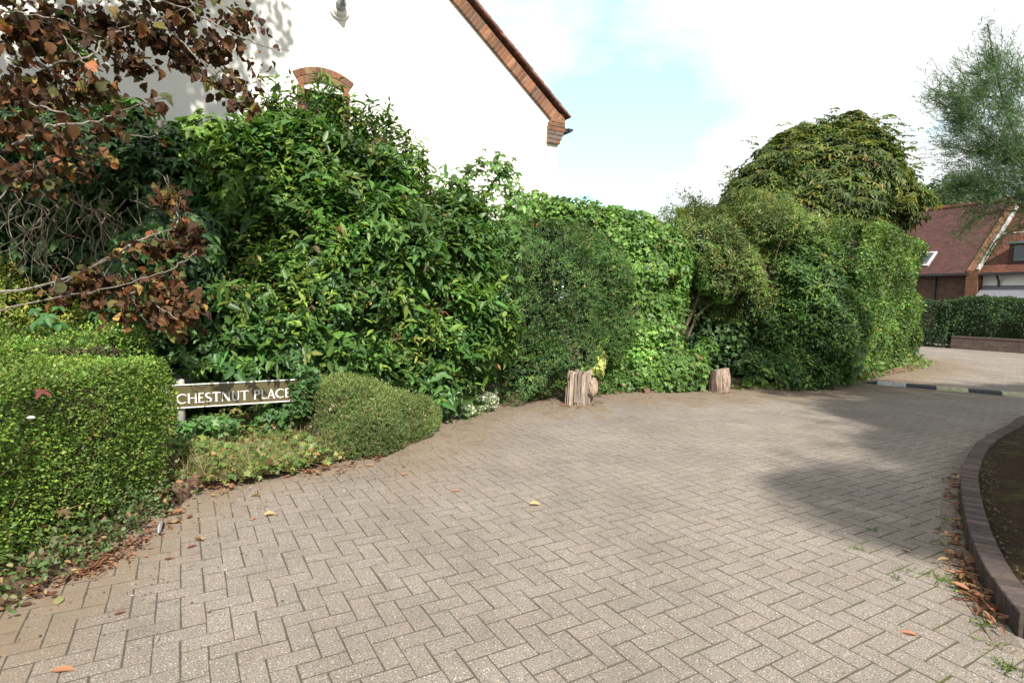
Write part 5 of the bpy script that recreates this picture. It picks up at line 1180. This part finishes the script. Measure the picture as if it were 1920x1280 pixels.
    for P in LP[:12]:
        m_ = len(P) // 2; q = P[RNG.integers(len(P) // 3, len(P), m_)] + RNG.normal(0, .03, (m_, 3)); hang(q, W1, 194)
    # upper crown, above the picture, and to the left of it
    big = [E3(-4.3, 5.5, 6.9, 1.5, 1.2, .9), E3(-3.6, 5.9, 8.1, 1.2, 1.2, .9), E3(-5.2, 4.9, 6.0, 1.4, 1.2, 1.0), E3(-5.6, 4.3, 3.6, 1.0, 1.1, 1.3), E3(-3.4, 4.7, 7.2, 1.3, 1.0, .8), E3(-5.2, 3.6, 4.8, .9, .9, .8)]
    big += [E3(-3.6, 3.3, 5.0, 1.1, .8, .6), E3(-2.6, 3.8, 5.1, 1.0, .8, .6)]  # unseen boughs added to throw shade on the creeper hollow
    P, N = sample_blobs(big, 12500, 195, .15, 2.5, .9, 1.0, power=.9); hang(P, W1, 195, .1)
    for c, r in big: st.tube(catmull([base + [.4, -.1, 2.6], (base + [.5, -.2, 4.0]) * .5 + c * .5, c], 4), .04, .012, 6)
    Lv.build('crown', M_dry, root); st.build('trunk', M_greybark, root)
copper_tree()

# ================================================================== STREET SIGN
def arc(cx, cy, rx, ry, a0, a1, n=18): return [(cx + rx * math.cos(R(a0 + (a1 - a0) * i / n)), cy + ry * math.sin(R(a0 + (a1 - a0) * i / n))) for i in range(n + 1)]
def ribbon(pts, w):
    """a pen stroke of varying width as a strip of quads"""
    P = np.array(pts, float); t = np.gradient(P, axis=0); t /= np.linalg.norm(t, axis=1)[:, None]; n_ = np.stack([-t[:, 1], t[:, 0]], 1)
    ww = np.array([w(q / (len(P) - 1)) for q in range(len(P))])[:, None] / 2; return P + n_ * ww, P - n_ * ww
K, TN = .135, .07
def rect(x0, y0, x1, y1): return ('poly', [(x0, y0), (x1, y0), (x1, y1), (x0, y1)])
def stem(x, y0=0, y1=1, w=K): return [('poly', [(x - w / 2, y0 + .05), (x - w / 2 - .05, y0), (x + w / 2 + .05, y0), (x + w / 2, y0 + .05), (x + w / 2, y1 - .05), (x + w / 2 + .05, y1), (x - w / 2 - .05, y1), (x - w / 2, y1 - .05)])]
def diag(x0, y0, x1, y1, w): return [('poly', [(x0 - w / 2, y0), (x0 + w / 2, y0), (x1 + w / 2, y1), (x1 - w / 2, y1)])]
def rib(pts, wf): return [('rib', pts, wf)]
thick_mid = lambda a, b: (lambda s: a + (b - a) * math.sin(math.pi * s) ** 1.2)
GLY = {
 'C': (.86, rib(arc(.48, .5, .42, .46, 48, 312, 26), thick_mid(.06, .145)) + [('poly', [(.74, .80), (.80, .74), (.80, .93), (.75, .87)])]),
 'H': (.86, stem(.14) + stem(.72) + [rect(.2, .49, .66, .49 + TN)]),
 'E': (.62, stem(.14) + [rect(.2, 0, .54, TN), rect(.2, .93, .52, 1), rect(.2, .48, .46, .48 + TN), ('poly', [(.46, 0), (.58, .17), (.54, 0)]), ('poly', [(.47, 1), (.54, .84), (.52, 1)])]),
 'S': (.60, rib(arc(.3, .735, .21, .225, 40, 180, 12) + [(.12, .62), (.22, .52), (.38, .45), (.49, .34)] + arc(.29, .265, .22, .225, 5, -140, 12)[1:], thick_mid(.065, .14))),
 'T': (.74, stem(.36) + [rect(.02, .93, .70, 1), ('poly', [(.02, 1), (.0, .84), (.08, .93)]), ('poly', [(.70, 1), (.72, .84), (.64, .93)])]),
 'N': (.88, stem(.14, 0, 1, TN) + stem(.72, 0, 1, TN) + diag(.12, 1, .72, 0, .15)),
 'U': (.82, rib([(.15, 1), (.15, .6), (.15, .42)] + arc(.40, .36, .25, .33, 180, 360, 16)[1:] + [(.65, .6), (.65, 1)], lambda s: .14 if s < .4 else (.14 - .07 * (s - .4) / .25 if s < .65 else .07)) + [rect(.04, .95, .26, 1), rect(.57, .95, .73, 1)]),
 'P': (.66, stem(.14) + rib([(.16, .965)] + arc(.3, .73, .24, .235, 90, -90, 16) + [(.18, .495)], thick_mid(.06, .15))),
 'L': (.58, stem(.14) + [rect(.2, 0, .5, TN), ('poly', [(.42, 0), (.56, .18), (.5, 0)])]),
 'A': (.78, diag(.08, 0, .37, 1, TN) + diag(.66, 0, .37, 1, .145) + [rect(.2, .3, .54, .3 + TN), rect(0, 0, .18, .045), rect(.54, 0, .78, .045)]),
 ' ': (.42, []),
}
def sign():
    Yl = 4.78; c0 = A(331, 757, Yl); Yr = 5.22; c1 = A(546, 744, Yr)
    u = (c1 - c0); Ltxt = np.linalg.norm(u[:2]); ux = u[:2] / Ltxt; rz = math.atan2(ux[1], ux[0]); tilt = math.atan2(u[2], Ltxt)
    root = empty('street_name_sign', (c0[0], c0[1], 0), rz, 'brown street name sign with white serif capitals CHESTNUT PLACE on pale posts', 'sign')
    pl = empty('sign_plate', (0, 0, 0)); pl.parent = root; pl.location = (0, 0, c0[2]); pl.rotation_euler = (0, -tilt, 0)
    bot, top = A(345, 765, Yl)[2] - c0[2], A(345, 722, Yl)[2] - c0[2]; xl, xr = -.07, Ltxt + .06
    C.objects.unlink(pl); bpy.data.objects.remove(pl)
    MxR = np.array([[math.cos(tilt), 0, -math.sin(tilt)], [0, 1, 0], [math.sin(tilt), 0, math.cos(tilt)]])
    off = np.array([0, 0, c0[2]])
    g = MB(); h = (top - bot) / 2; g.box(MxR @ np.array([(xl + xr) / 2, .004, bot + h]) + off, ((xr - xl) / 2, .004, h), MxR); g.build('plate', M_plate, root, loc=(0, 0, 0))
    g = MB(); b = .008
    for (cx, cz, hx, hz) in (((xl + xr) / 2, bot + b / 2 - .004, (xr - xl) / 2 + .004, b / 2), ((xl + xr) / 2, top - b / 2 + .004, (xr - xl) / 2 + .004, b / 2), (xl - .002, bot + h, b / 2, h - b), (xr + .002, bot + h, b / 2, h - b)):
        g.box(MxR @ np.array([cx, -.001, cz]) + off, (hx, .008, hz), MxR)
    g.build('border', M_white, root, loc=(0, 0, 0))
    text = 'CHESTNUT PLACE'; tw = sum(GLY[c][0] for c in text); H = .083; sx = Ltxt / tw; g = MB(); x = 0.0
    def put(V2, F2):
        n_ = len(V2); V = [MxR @ np.array([x + p[0] * sx, -.0045, p[1] * H]) + off for p in V2] + [MxR @ np.array([x + p[0] * sx, .001, p[1] * H]) + off for p in V2]
        return V
    lay = 0
    for ch in text:
        w, strokes = GLY[ch]
        for st_ in strokes:
            lay += 1; dy = -.0004 * (lay % 5)
            if st_[0] == 'poly':
                V2 = st_[1]; V = put(V2, None); n_ = len(V2); g.add(np.array(V) + [0, dy, 0], [tuple(range(n_))] + [(q, n_ + q, n_ + (q + 1) % n_, (q + 1) % n_) for q in range(n_)])
            else:
                a, b2 = ribbon(st_[1], st_[2]); V2 = list(a) + list(b2); V = put(V2, None); m_ = len(a); n_ = 2 * m_
                g.add(np.array(V) + [0, dy, 0], [(q, q + 1, m_ + q + 1, m_ + q) for q in range(m_ - 1)] + [(q, n_ + q, n_ + q + 1, q + 1) for q in range(m_ - 1)] + [(m_ + q, m_ + q + 1, n_ + m_ + q + 1, n_ + m_ + q) for q in range(m_ - 1)])
        x += w * sx
    g.build('lettering', M_letter, root, loc=(0, 0, 0))
    for xx in (.03, Ltxt + .02):
        g = MB(); zt = c0[2] + xx * math.tan(tilt) + top + (.045 if xx < .5 else -.02); g.lathe([(.032, 0), (.032, zt - .02), (.028, zt - .006), (.012, zt)], (xx, .046, 0), n=16); g.build('post', M_postpaint, root, True, loc=(0, 0, 0))
M_letter = plain('sign_letter_white', (0.84, 0.83, 0.8), 0.45, 0.4, 0.03, 8, 0.02)
M_postpaint = plain('post_paint', (0.36, 0.34, 0.31), 0.6, 0.3, 0.15, 12)
sign()

# ================================================================== STUMPS
def stumps():
    # taller, split and shaggy
    c = G(1086, 757); root = empty('split_stump', (c[0], c[1], 0), 0, 'taller split grey-brown tree stump with a rough broken knob on its right side', 'stump')
    k = c[1] / FPX
    def slab(g, pts, y0, y1, col, tops=None):
        n_ = len(pts); V = [((px - 1086) * k, y0 + RNG.normal(0, .004), (757 - py) * k) for px, py in pts] + [((px - 1086) * k * .96, y1, (757 - py) * k) for px, py in pts]
        g.add(V, [tuple(range(n_))[::-1], tuple(range(n_, 2 * n_))] + [(q, (q + 1) % n_, n_ + (q + 1) % n_, n_ + q) for q in range(n_)], col)
    g = MB()
    # ragged column
    n_, m_ = 40, 14; V = []
    for j in range(m_):
        s = j / (m_ - 1)
        for i in range(n_):
            th = 2 * math.pi * i / n_; groove = .016 * math.sin(th * 9 + 1) + .014 * math.sin(th * 17) + .01 * math.sin(th * 5 + 2)
            r = .175 + groove + .012 * math.sin(s * 5 + th * 3) - .02 * s
            z = s * (.475 + .022 * math.sin(th * 4 + 1) + .015 * math.sin(th * 11)) 
            V.append((r * 1.0 * math.cos(th), r * .85 * math.sin(th), z))
    F = [(j * n_ + i, j * n_ + (i + 1) % n_, (j + 1) * n_ + (i + 1) % n_, (j + 1) * n_ + i) for j in range(m_ - 1) for i in range(n_)]
    cv = len(V); V.append((0, 0, .44)); F += [((m_ - 1) * n_ + i, (m_ - 1) * n_ + (i + 1) % n_, cv) for i in range(n_)]
    g.add(V, F, (1, 1, 1))
    for (x0, x1, z1, y, cc) in ((-.215, -.17, .27, -.06, 1.25), (-.19, -.125, .36, -.11, 1.0), (-.165, -.095, .47, -.14, 1.3), (-.10, -.055, .43, -.165, .75), (-.055, -.005, .48, -.172, .95), (-.005, .065, .45, -.178, 1.1), (.06, .1, .42, -.165, .7)):
        z0 = 0.0 if RNG.random() < .6 else .04; pts = [(x0, z0), (x1, z0 + .01), (x1 - .006, z1), ((x0 + x1) / 2, z1 + .012), (x0 + .008, z1 - .02)]
        Vq = [(p[0], y + RNG.normal(0, .004), p[1]) for p in pts] + [(p[0], y + .09, p[1]) for p in pts]; q5 = 5
        g.add(Vq, [tuple(range(5)), tuple(range(5, 10))[::-1]] + [(q, 5 + q, 5 + (q + 1) % 5, (q + 1) % 5) for q in range(5)], (cc, cc, cc))
    g.build('stump_wood', M_stump, root)
    bm = bmesh.new(); bmesh.ops.create_icosphere(bm, subdivisions=3, radius=1); fld = lump_field(2.6, 77)
    V = np.array([v.co[:] for v in bm.verts]); F = [[v.index for v in f.verts] for f in bm.faces]; bm.free()
    V = V * (1 + .16 * fld(V))[:, None] * [.085, .1, .14] + [.165, -.06, .27]; g = MB(); g.add(V, F, (1.15, 1.05, .98)); g.build('broken_knob', M_stump, root)
    for o in root.children: o.location = (0, 0, 0)
    # smaller plain one
    c = G(1352, 733); root = empty('small_stump', (c[0], c[1], 0), 0, 'smaller smooth pale log stump under the leggy shrub', 'stump'); k = c[1] / FPX
    g = MB(); n_, m_ = 32, 9; V = []
    for j in range(m_):
        s = j / (m_ - 1)
        for i in range(n_):
            th = 2 * math.pi * i / n_; r = .135 + .028 * math.sin(math.pi * min(1, s * 1.1)) + .006 * math.sin(th * 7) + .004 * math.sin(th * 15)
            z = s * (.385 + .03 * math.cos(th + .4)); V.append((r * math.cos(th) - .02 * s, r * .9 * math.sin(th), z))
    F = [(j * n_ + i, j * n_ + (i + 1) % n_, (j + 1) * n_ + (i + 1) % n_, (j + 1) * n_ + i) for j in range(m_ - 1) for i in range(n_)] + [tuple(range((m_ - 1) * n_, m_ * n_))]
    g.add(V, F, (1.15, 1.1, 1.05)); g.build('stump_wood', M_stump, root, loc=(0, 0, 0))
    g = MB(); V = []
    for s in (0, 1):
        for i in range(9):
            th = R(120 + i * 15); V.append((.158 * math.cos(th) - .07, .14 * math.sin(th) - .01, s * .34 + .01))
    g.add(V, [(i, i + 1, 9 + i + 1, 9 + i) for i in range(8)], (.45, .4, .38)); g.box((-.19, -.02, .16), (.018, .05, .16), None, (.45, .4, .38)); g.build('loose_bark', M_stump, root, loc=(0, 0, 0))
stumps()
c = G(809, 800)
bm = bmesh.new(); bmesh.ops.create_icosphere(bm, subdivisions=3, radius=1); fld = lump_field(2.2, 55)
V = np.array([v.co[:] for v in bm.verts]); F = [[v.index for v in f.verts] for f in bm.faces]; bm.free()
V = V * (1 + .1 * fld(V))[:, None] * [.10, .12, .13] + [c[0] - .05, c[1] + .06, .09]; g = MB(); g.add(V, F)
g.build('rock', M_rock, None, False, 'grey rock half hidden at the right end of the round bush', 'rock')

# ================================================================== LITTER
DRY = [(0.15, 0.07, 0.038), (0.2, 0.105, 0.058), (0.11, 0.048, 0.03), (0.26, 0.175, 0.09), (0.07, 0.038, 0.026)]
def litter():
    Lv = Leaves()
    def pile(pts, n, spread, L, w=(3, 2, 3, 1, 2), zs=.02, kind='leaf'):
        P = []
        for _ in range(n):
            a = pts[RNG.integers(len(pts))]; P.append(a)
        P = np.array(P) + np.stack([RNG.normal(0, spread, n), RNG.normal(0, spread, n), np.abs(RNG.normal(0, zs, n)) + .006], 1)
        D = rnd_dir(n) * [1, 1, .25]; Lv.add(kind, P, D, UP + rnd_dir(n) * .45, L * RNG.uniform(.5, 1.2, n), L * .42 * RNG.uniform(.6, 1.2, n), palette(n, DRY, w), RNG.uniform(-.5, 2.5, n))
    kp = [np.array([*p, 0.0]) for p in KERB]
    t = np.gradient(KERB, axis=0); t /= np.linalg.norm(t, axis=1)[:, None]; kl = [np.array([KERB[i][0] - t[i][1] * .05, KERB[i][1] + t[i][0] * .05, 0]) for i in range(len(KERB))]
    pile(kl[3:52], 240, .035, .05); pile(kl[8:30], 80, .04, .075, (4, 3, 2, 2, 1))
    e = [np.array([*G(x, y)[:2], 0]) for x, y in ((150, 1078), (180, 1060), (210, 1045), (240, 1025), (270, 1005), (200, 1050), (160, 1072))]; pile(e, 300, .06, .036, (4, 1, 4, .3, 2), .012); pile(e, 26, .06, .075, zs=.012)
    e = [np.array([*G(x, y)[:2], 0]) for x, y in ((0, 1130), (30, 1122), (60, 1115), (300, 985), (320, 965))]; pile(e, 70, .05, .07)
    e = [np.array([*G(x, y)[:2], 0]) for x, y in ((410, 915), (440, 905), (470, 893), (500, 885), (540, 878), (575, 885), (600, 885), (640, 880), (700, 858), (760, 830), (800, 805), (830, 790))]; pile(e, 260, .08, .055); pile(e[:6], 60, .08, .09, (3, 3, 1, 3, 1))
    e = [np.array([*EDGE[i], 0]) + [0.08, -.1, 0] for i in range(60, 130)]; pile(e, 520, .14, .038, (3, 2, 3, 1, 3)); e = [np.array([*EDGE[i], 0]) + [0.25, -.35, 0] for i in range(40, 126)]; pile(e, 420, .24, .026, (3, 1, 3, .6, 4), .006)
    for (px, py) in ((1060, 762), (1085, 764), (1108, 762), (1120, 757), (1340, 737), (1352, 739), (1368, 736), (1045, 758)): pile([G(px, py)], 22, .06, .04, (3, 2, 3, 1, 3))
    # fine crumbs over the dirty margin
    idx = RNG.integers(16, 140, 2600); n_ = len(idx); p = EDGE[idx] + np.stack([np.abs(RNG.normal(0, .5, n_)), -np.abs(RNG.normal(0, .35, n_))], 1)
    P = np.stack([p[:, 0], p[:, 1], np.full(n_, .004)], 1); Lv.add('small', P, rnd_dir(n_) * [1, 1, .1], UP + rnd_dir(n_) * .3, RNG.uniform(.006, .022, n_), RNG.uniform(.004, .012, n_), palette(n_, [(0.12, 0.06, 0.04), (0.2, 0.1, 0.05), (0.06, 0.04, 0.03), (0.4, 0.35, 0.28)], [3, 2, 3, .5]))
    # leaves in the shaded bed
    n_ = 160; P = np.stack([RNG.uniform(2.8, 7, n_), RNG.uniform(2.6, 7, n_), np.full(n_, .115)], 1); k = (P[:, 1] < P[:, 0] * 1.05 - .2); P = P[k]; n_ = len(P)
    Lv.add('leaf', P, rnd_dir(n_) * [1, 1, .2], UP + rnd_dir(n_) * .3, .05, .022, palette(n_, DRY, [2, 1, 3, 1, 3]))
    Lv.build('leaf_litter', M_dry, None, kind='stuff', label='drifts of dry brown leaves and crumbs along the kerb and hedge foot', cat='leaf litter')
litter()
def weeds():
    Lv = Leaves(); spots = []
    for (px, py, n_, s) in ((1770, 975, 40, .03), (1762, 1020, 60, .035), (1768, 1090, 110, .04), (1790, 1085, 60, .04), (1815, 1115, 40, .03), (1840, 1170, 60, .025), (1890, 1255, 90, .03), (1855, 1210, 30, .03), (1780, 905, 40, .05), (1800, 880, 50, .06), (1640, 995, 22, .015), (1610, 1030, 18, .02), (1700, 1070, 26, .02), (1735, 1075, 26, .02), (1680, 1085, 18, .02), (1850, 845, 60, .08), (1760, 895, 30, .04), (1715, 985, 16, .02), (1740, 945, 20, .03)):
        n_ = n_ // 2; n_ += n_ % 2; c = G(px, py); P = np.stack([c[0] + RNG.normal(0, s, n_), c[1] + RNG.normal(0, s, n_), np.full(n_, .0)], 1)
        Lv.add('needle', P, rnd_dir(n_) * .8 + [0, 0, .6], rnd_dir(n_), RNG.uniform(.02, .06, n_), .005, palette(n_, [(0.05, 0.10, 0.02), (0.1, 0.11, 0.03)], [2, 1]), 2)
        P[:, 2] = .012; Lv.add('small', P[::2], rnd_dir(len(P[::2])) * [1, 1, .3], UP + rnd_dir(len(P[::2])) * .4, .018, .012, palette(len(P[::2]), [(0.08, 0.15, 0.03), (0.11, 0.13, 0.03)], [2, 1]))
    # moss and weeds along the inner edge of the kerb
    t = np.gradient(KERB, axis=0); t /= np.linalg.norm(t, axis=1)[:, None]; n_ = 420; i = RNG.integers(2, 80, n_); p = KERB[i] + np.stack([t[i][:, 1], -t[i][:, 0]], 1) * (.13 + np.abs(RNG.normal(0, .06, n_)))[:, None]
    P = np.stack([p[:, 0], p[:, 1], np.full(n_, .105)], 1); Lv.add('small', P, rnd_dir(n_), UP + rnd_dir(n_) * .5, .02, .014, palette(n_, [(0.05, 0.05, 0.015), (0.045, 0.075, 0.02), (0.08, 0.065, 0.03)], [3, 1, 1]))
    Lv.build('weeds', M_leaf, None, kind='stuff', label='small weeds and moss in the paving joints beside the brick kerb', cat='weeds')
weeds()
def fallen():
    items = [(855, 921, .075, 0, 'orange fallen leaf lying flat on the sunlit paving left of centre', 1, .2), (1004, 948, .085, 3, 'curled pale fallen leaf on the paving right of the flat orange one', 8, 2.6), (507, 967, .085, 3, 'yellow curled fallen leaf standing on the dirty paving below the sign', 35, 2.8), (375, 1014, .075, 3, 'thin cream curled leaf on the paving right of the grey feather', 140, 2.5),
             (360, 1025, .06, 2, 'dark rust leaf touching the thin cream curled leaf', 60, 1.0), (474, 973, .06, 0, 'orange leaf left of the yellow curled leaf', 100, .4), (480, 931, .07, 3, 'small curled buff leaf on the dirty paving above the yellow one', 160, 2.4), (760, 890, .06, 0, 'small orange leaf on the paving below the round bush', 30, 1.0), (757, 876, .06, 2, 'rust leaf just behind the small orange leaf below the round bush', 80, .6),
             (118, 1257, .085, 0, 'single orange leaf on the paving at the bottom left corner', 10, .8), (1703, 1188, .07, 0, 'lone pink-orange leaf on the paving near the kerb corner', 150, 1.2), (1700, 1033, .06, 1, 'tan leaf on the shaded paving left of the kerb drift', 120, .8), (318, 1048, .055, 2, 'rust brown leaf on the paving below the box hedge corner', 15, .8), (333, 980, .09, 1, 'long tan leaf by the foot of the box hedge corner', 20, 1.2),
             (1775, 1004, .085, 3, 'yellow leaf lying across the joint by the kerb leaf drift', 175, .5), (225, 1150, .05, 2, 'tiny red-brown leaf alone on the lower left paving', 45, 1.0), (692, 873, .1, 1, 'broad pale orange leaf at the foot of the round bush', 170, .6), (1140, 915, .05, 1, 'tiny tan leaf on the middle of the road', 60, .5), (110, 1127, .09, 4, 'dull green-yellow leaf by the hedge foot at lower left', 120, .4)]
    pal = {0: (0.29, 0.14, 0.08), 1: (0.26, 0.165, 0.1), 2: (0.14, 0.065, 0.045), 3: (0.36, 0.25, 0.13), 4: (0.2, 0.2, 0.085)}
    for (px, py, L, ci, lab, ang, cu) in items:
        c = G(px, py); Lv = Leaves(); D = np.array([[math.cos(R(ang)), math.sin(R(ang)), .05]]); base = np.array([[-D[0][0] * L / 2, -D[0][1] * L / 2, .006 + (.012 if cu > 2 else 0)]])
        Lv.add('leaf', base, D, np.array([[0, 0, 1.0]]) + (np.array([[.5 * math.sin(R(ang)), -.5 * math.cos(R(ang)), 0]]) if cu > 2 else 0), L * 1.05, L * (.5 if cu < 2 else .38), np.array([pal[ci]]), cu)
        o = Lv.build('fallen_leaf', M_dry, None, label=lab, cat='leaf', group='fallen leaves on the paving'); o.location = (c[0], c[1], 0)
    # feather
    a, b = G(297, 1003), G(308, 982); root = empty('feather', a, 0, 'grey feather lying at the foot of the box hedge', 'feather')
    d = b - a; L = np.linalg.norm(d); d /= L; s = np.array([-d[1], d[0], 0]); V, F = [], []
    for i in range(9):
        q = i / 8; w = .017 * math.sin(math.pi * min(1, q * .9 + .1)) ** .6; p = d * L * q + s * .01 * math.sin(q * 2.5) + [0, 0, .012 + .02 * math.sin(q * 3)]; V += [p - s * w + [0, 0, .004], p, p + s * w * .6 + [0, 0, .004]]
    for i in range(8):
        for j in range(2): F.append((i * 3 + j, i * 3 + j + 1, i * 3 + j + 4, i * 3 + j + 3))
    g = MB(); g.add(V, F, (.16, .16, .18)); g.build('vane', M_attr, root, loc=(0, 0, 0)); g = MB(); g.tube(np.array(V[1::3]) + [0, 0, .003], .0022, .001, 5, (.75, .72, .68)); g.build('quill', M_attr, root, loc=(0, 0, 0))
    # dead palmate leaf and a petal caught on the box hedge
    Lv = Leaves(); c = np.array([-2.30, 2.62 + .55, A(118, 955, 3.1)[2]]); palmate(Lv, np.zeros((1, 3)), np.array([[.7, -.5, .4]]), 5, .055, .015, [(0.09, 0.045, 0.026)], [1], 201, 'leaf', 110); Lv.add('needle', np.zeros((1, 3)), np.array([[.3, .6, .02]]), np.array([[.5, -.5, .5]]), .14, .005, np.array([[.25, .13, .07]]), 1)
    o = Lv.build('dead_leaf', M_dry, None, label='dead brown hand shaped leaf caught on the front of the box hedge', cat='leaf'); o.location = A(115, 956, 2.98)
    Lv = Leaves(); Lv.add('leaf', np.zeros((1, 3)), np.array([[.8, .4, .1]]), np.array([[.3, -.5, .8]]), .034, .02, np.array([[.5, .49, .45]]), 1.0)
    o = Lv.build('petal', M_dry, None, label='white petal resting on the box hedge', cat='petal'); o.location = A(50, 783, 2.75)
    Lv = Leaves(); palmate(Lv, np.zeros((1, 3)), np.array([[.3, -.5, .8]]), 4, .06, .03, [(0.13, 0.035, 0.03)], [1], 202, 'leaf', 110)
    o = Lv.build('red_leaf', M_dry, None, label='red fallen leaf lying on top of the box hedge', cat='leaf'); o.location = A(80, 732, 2.9)
fallen()
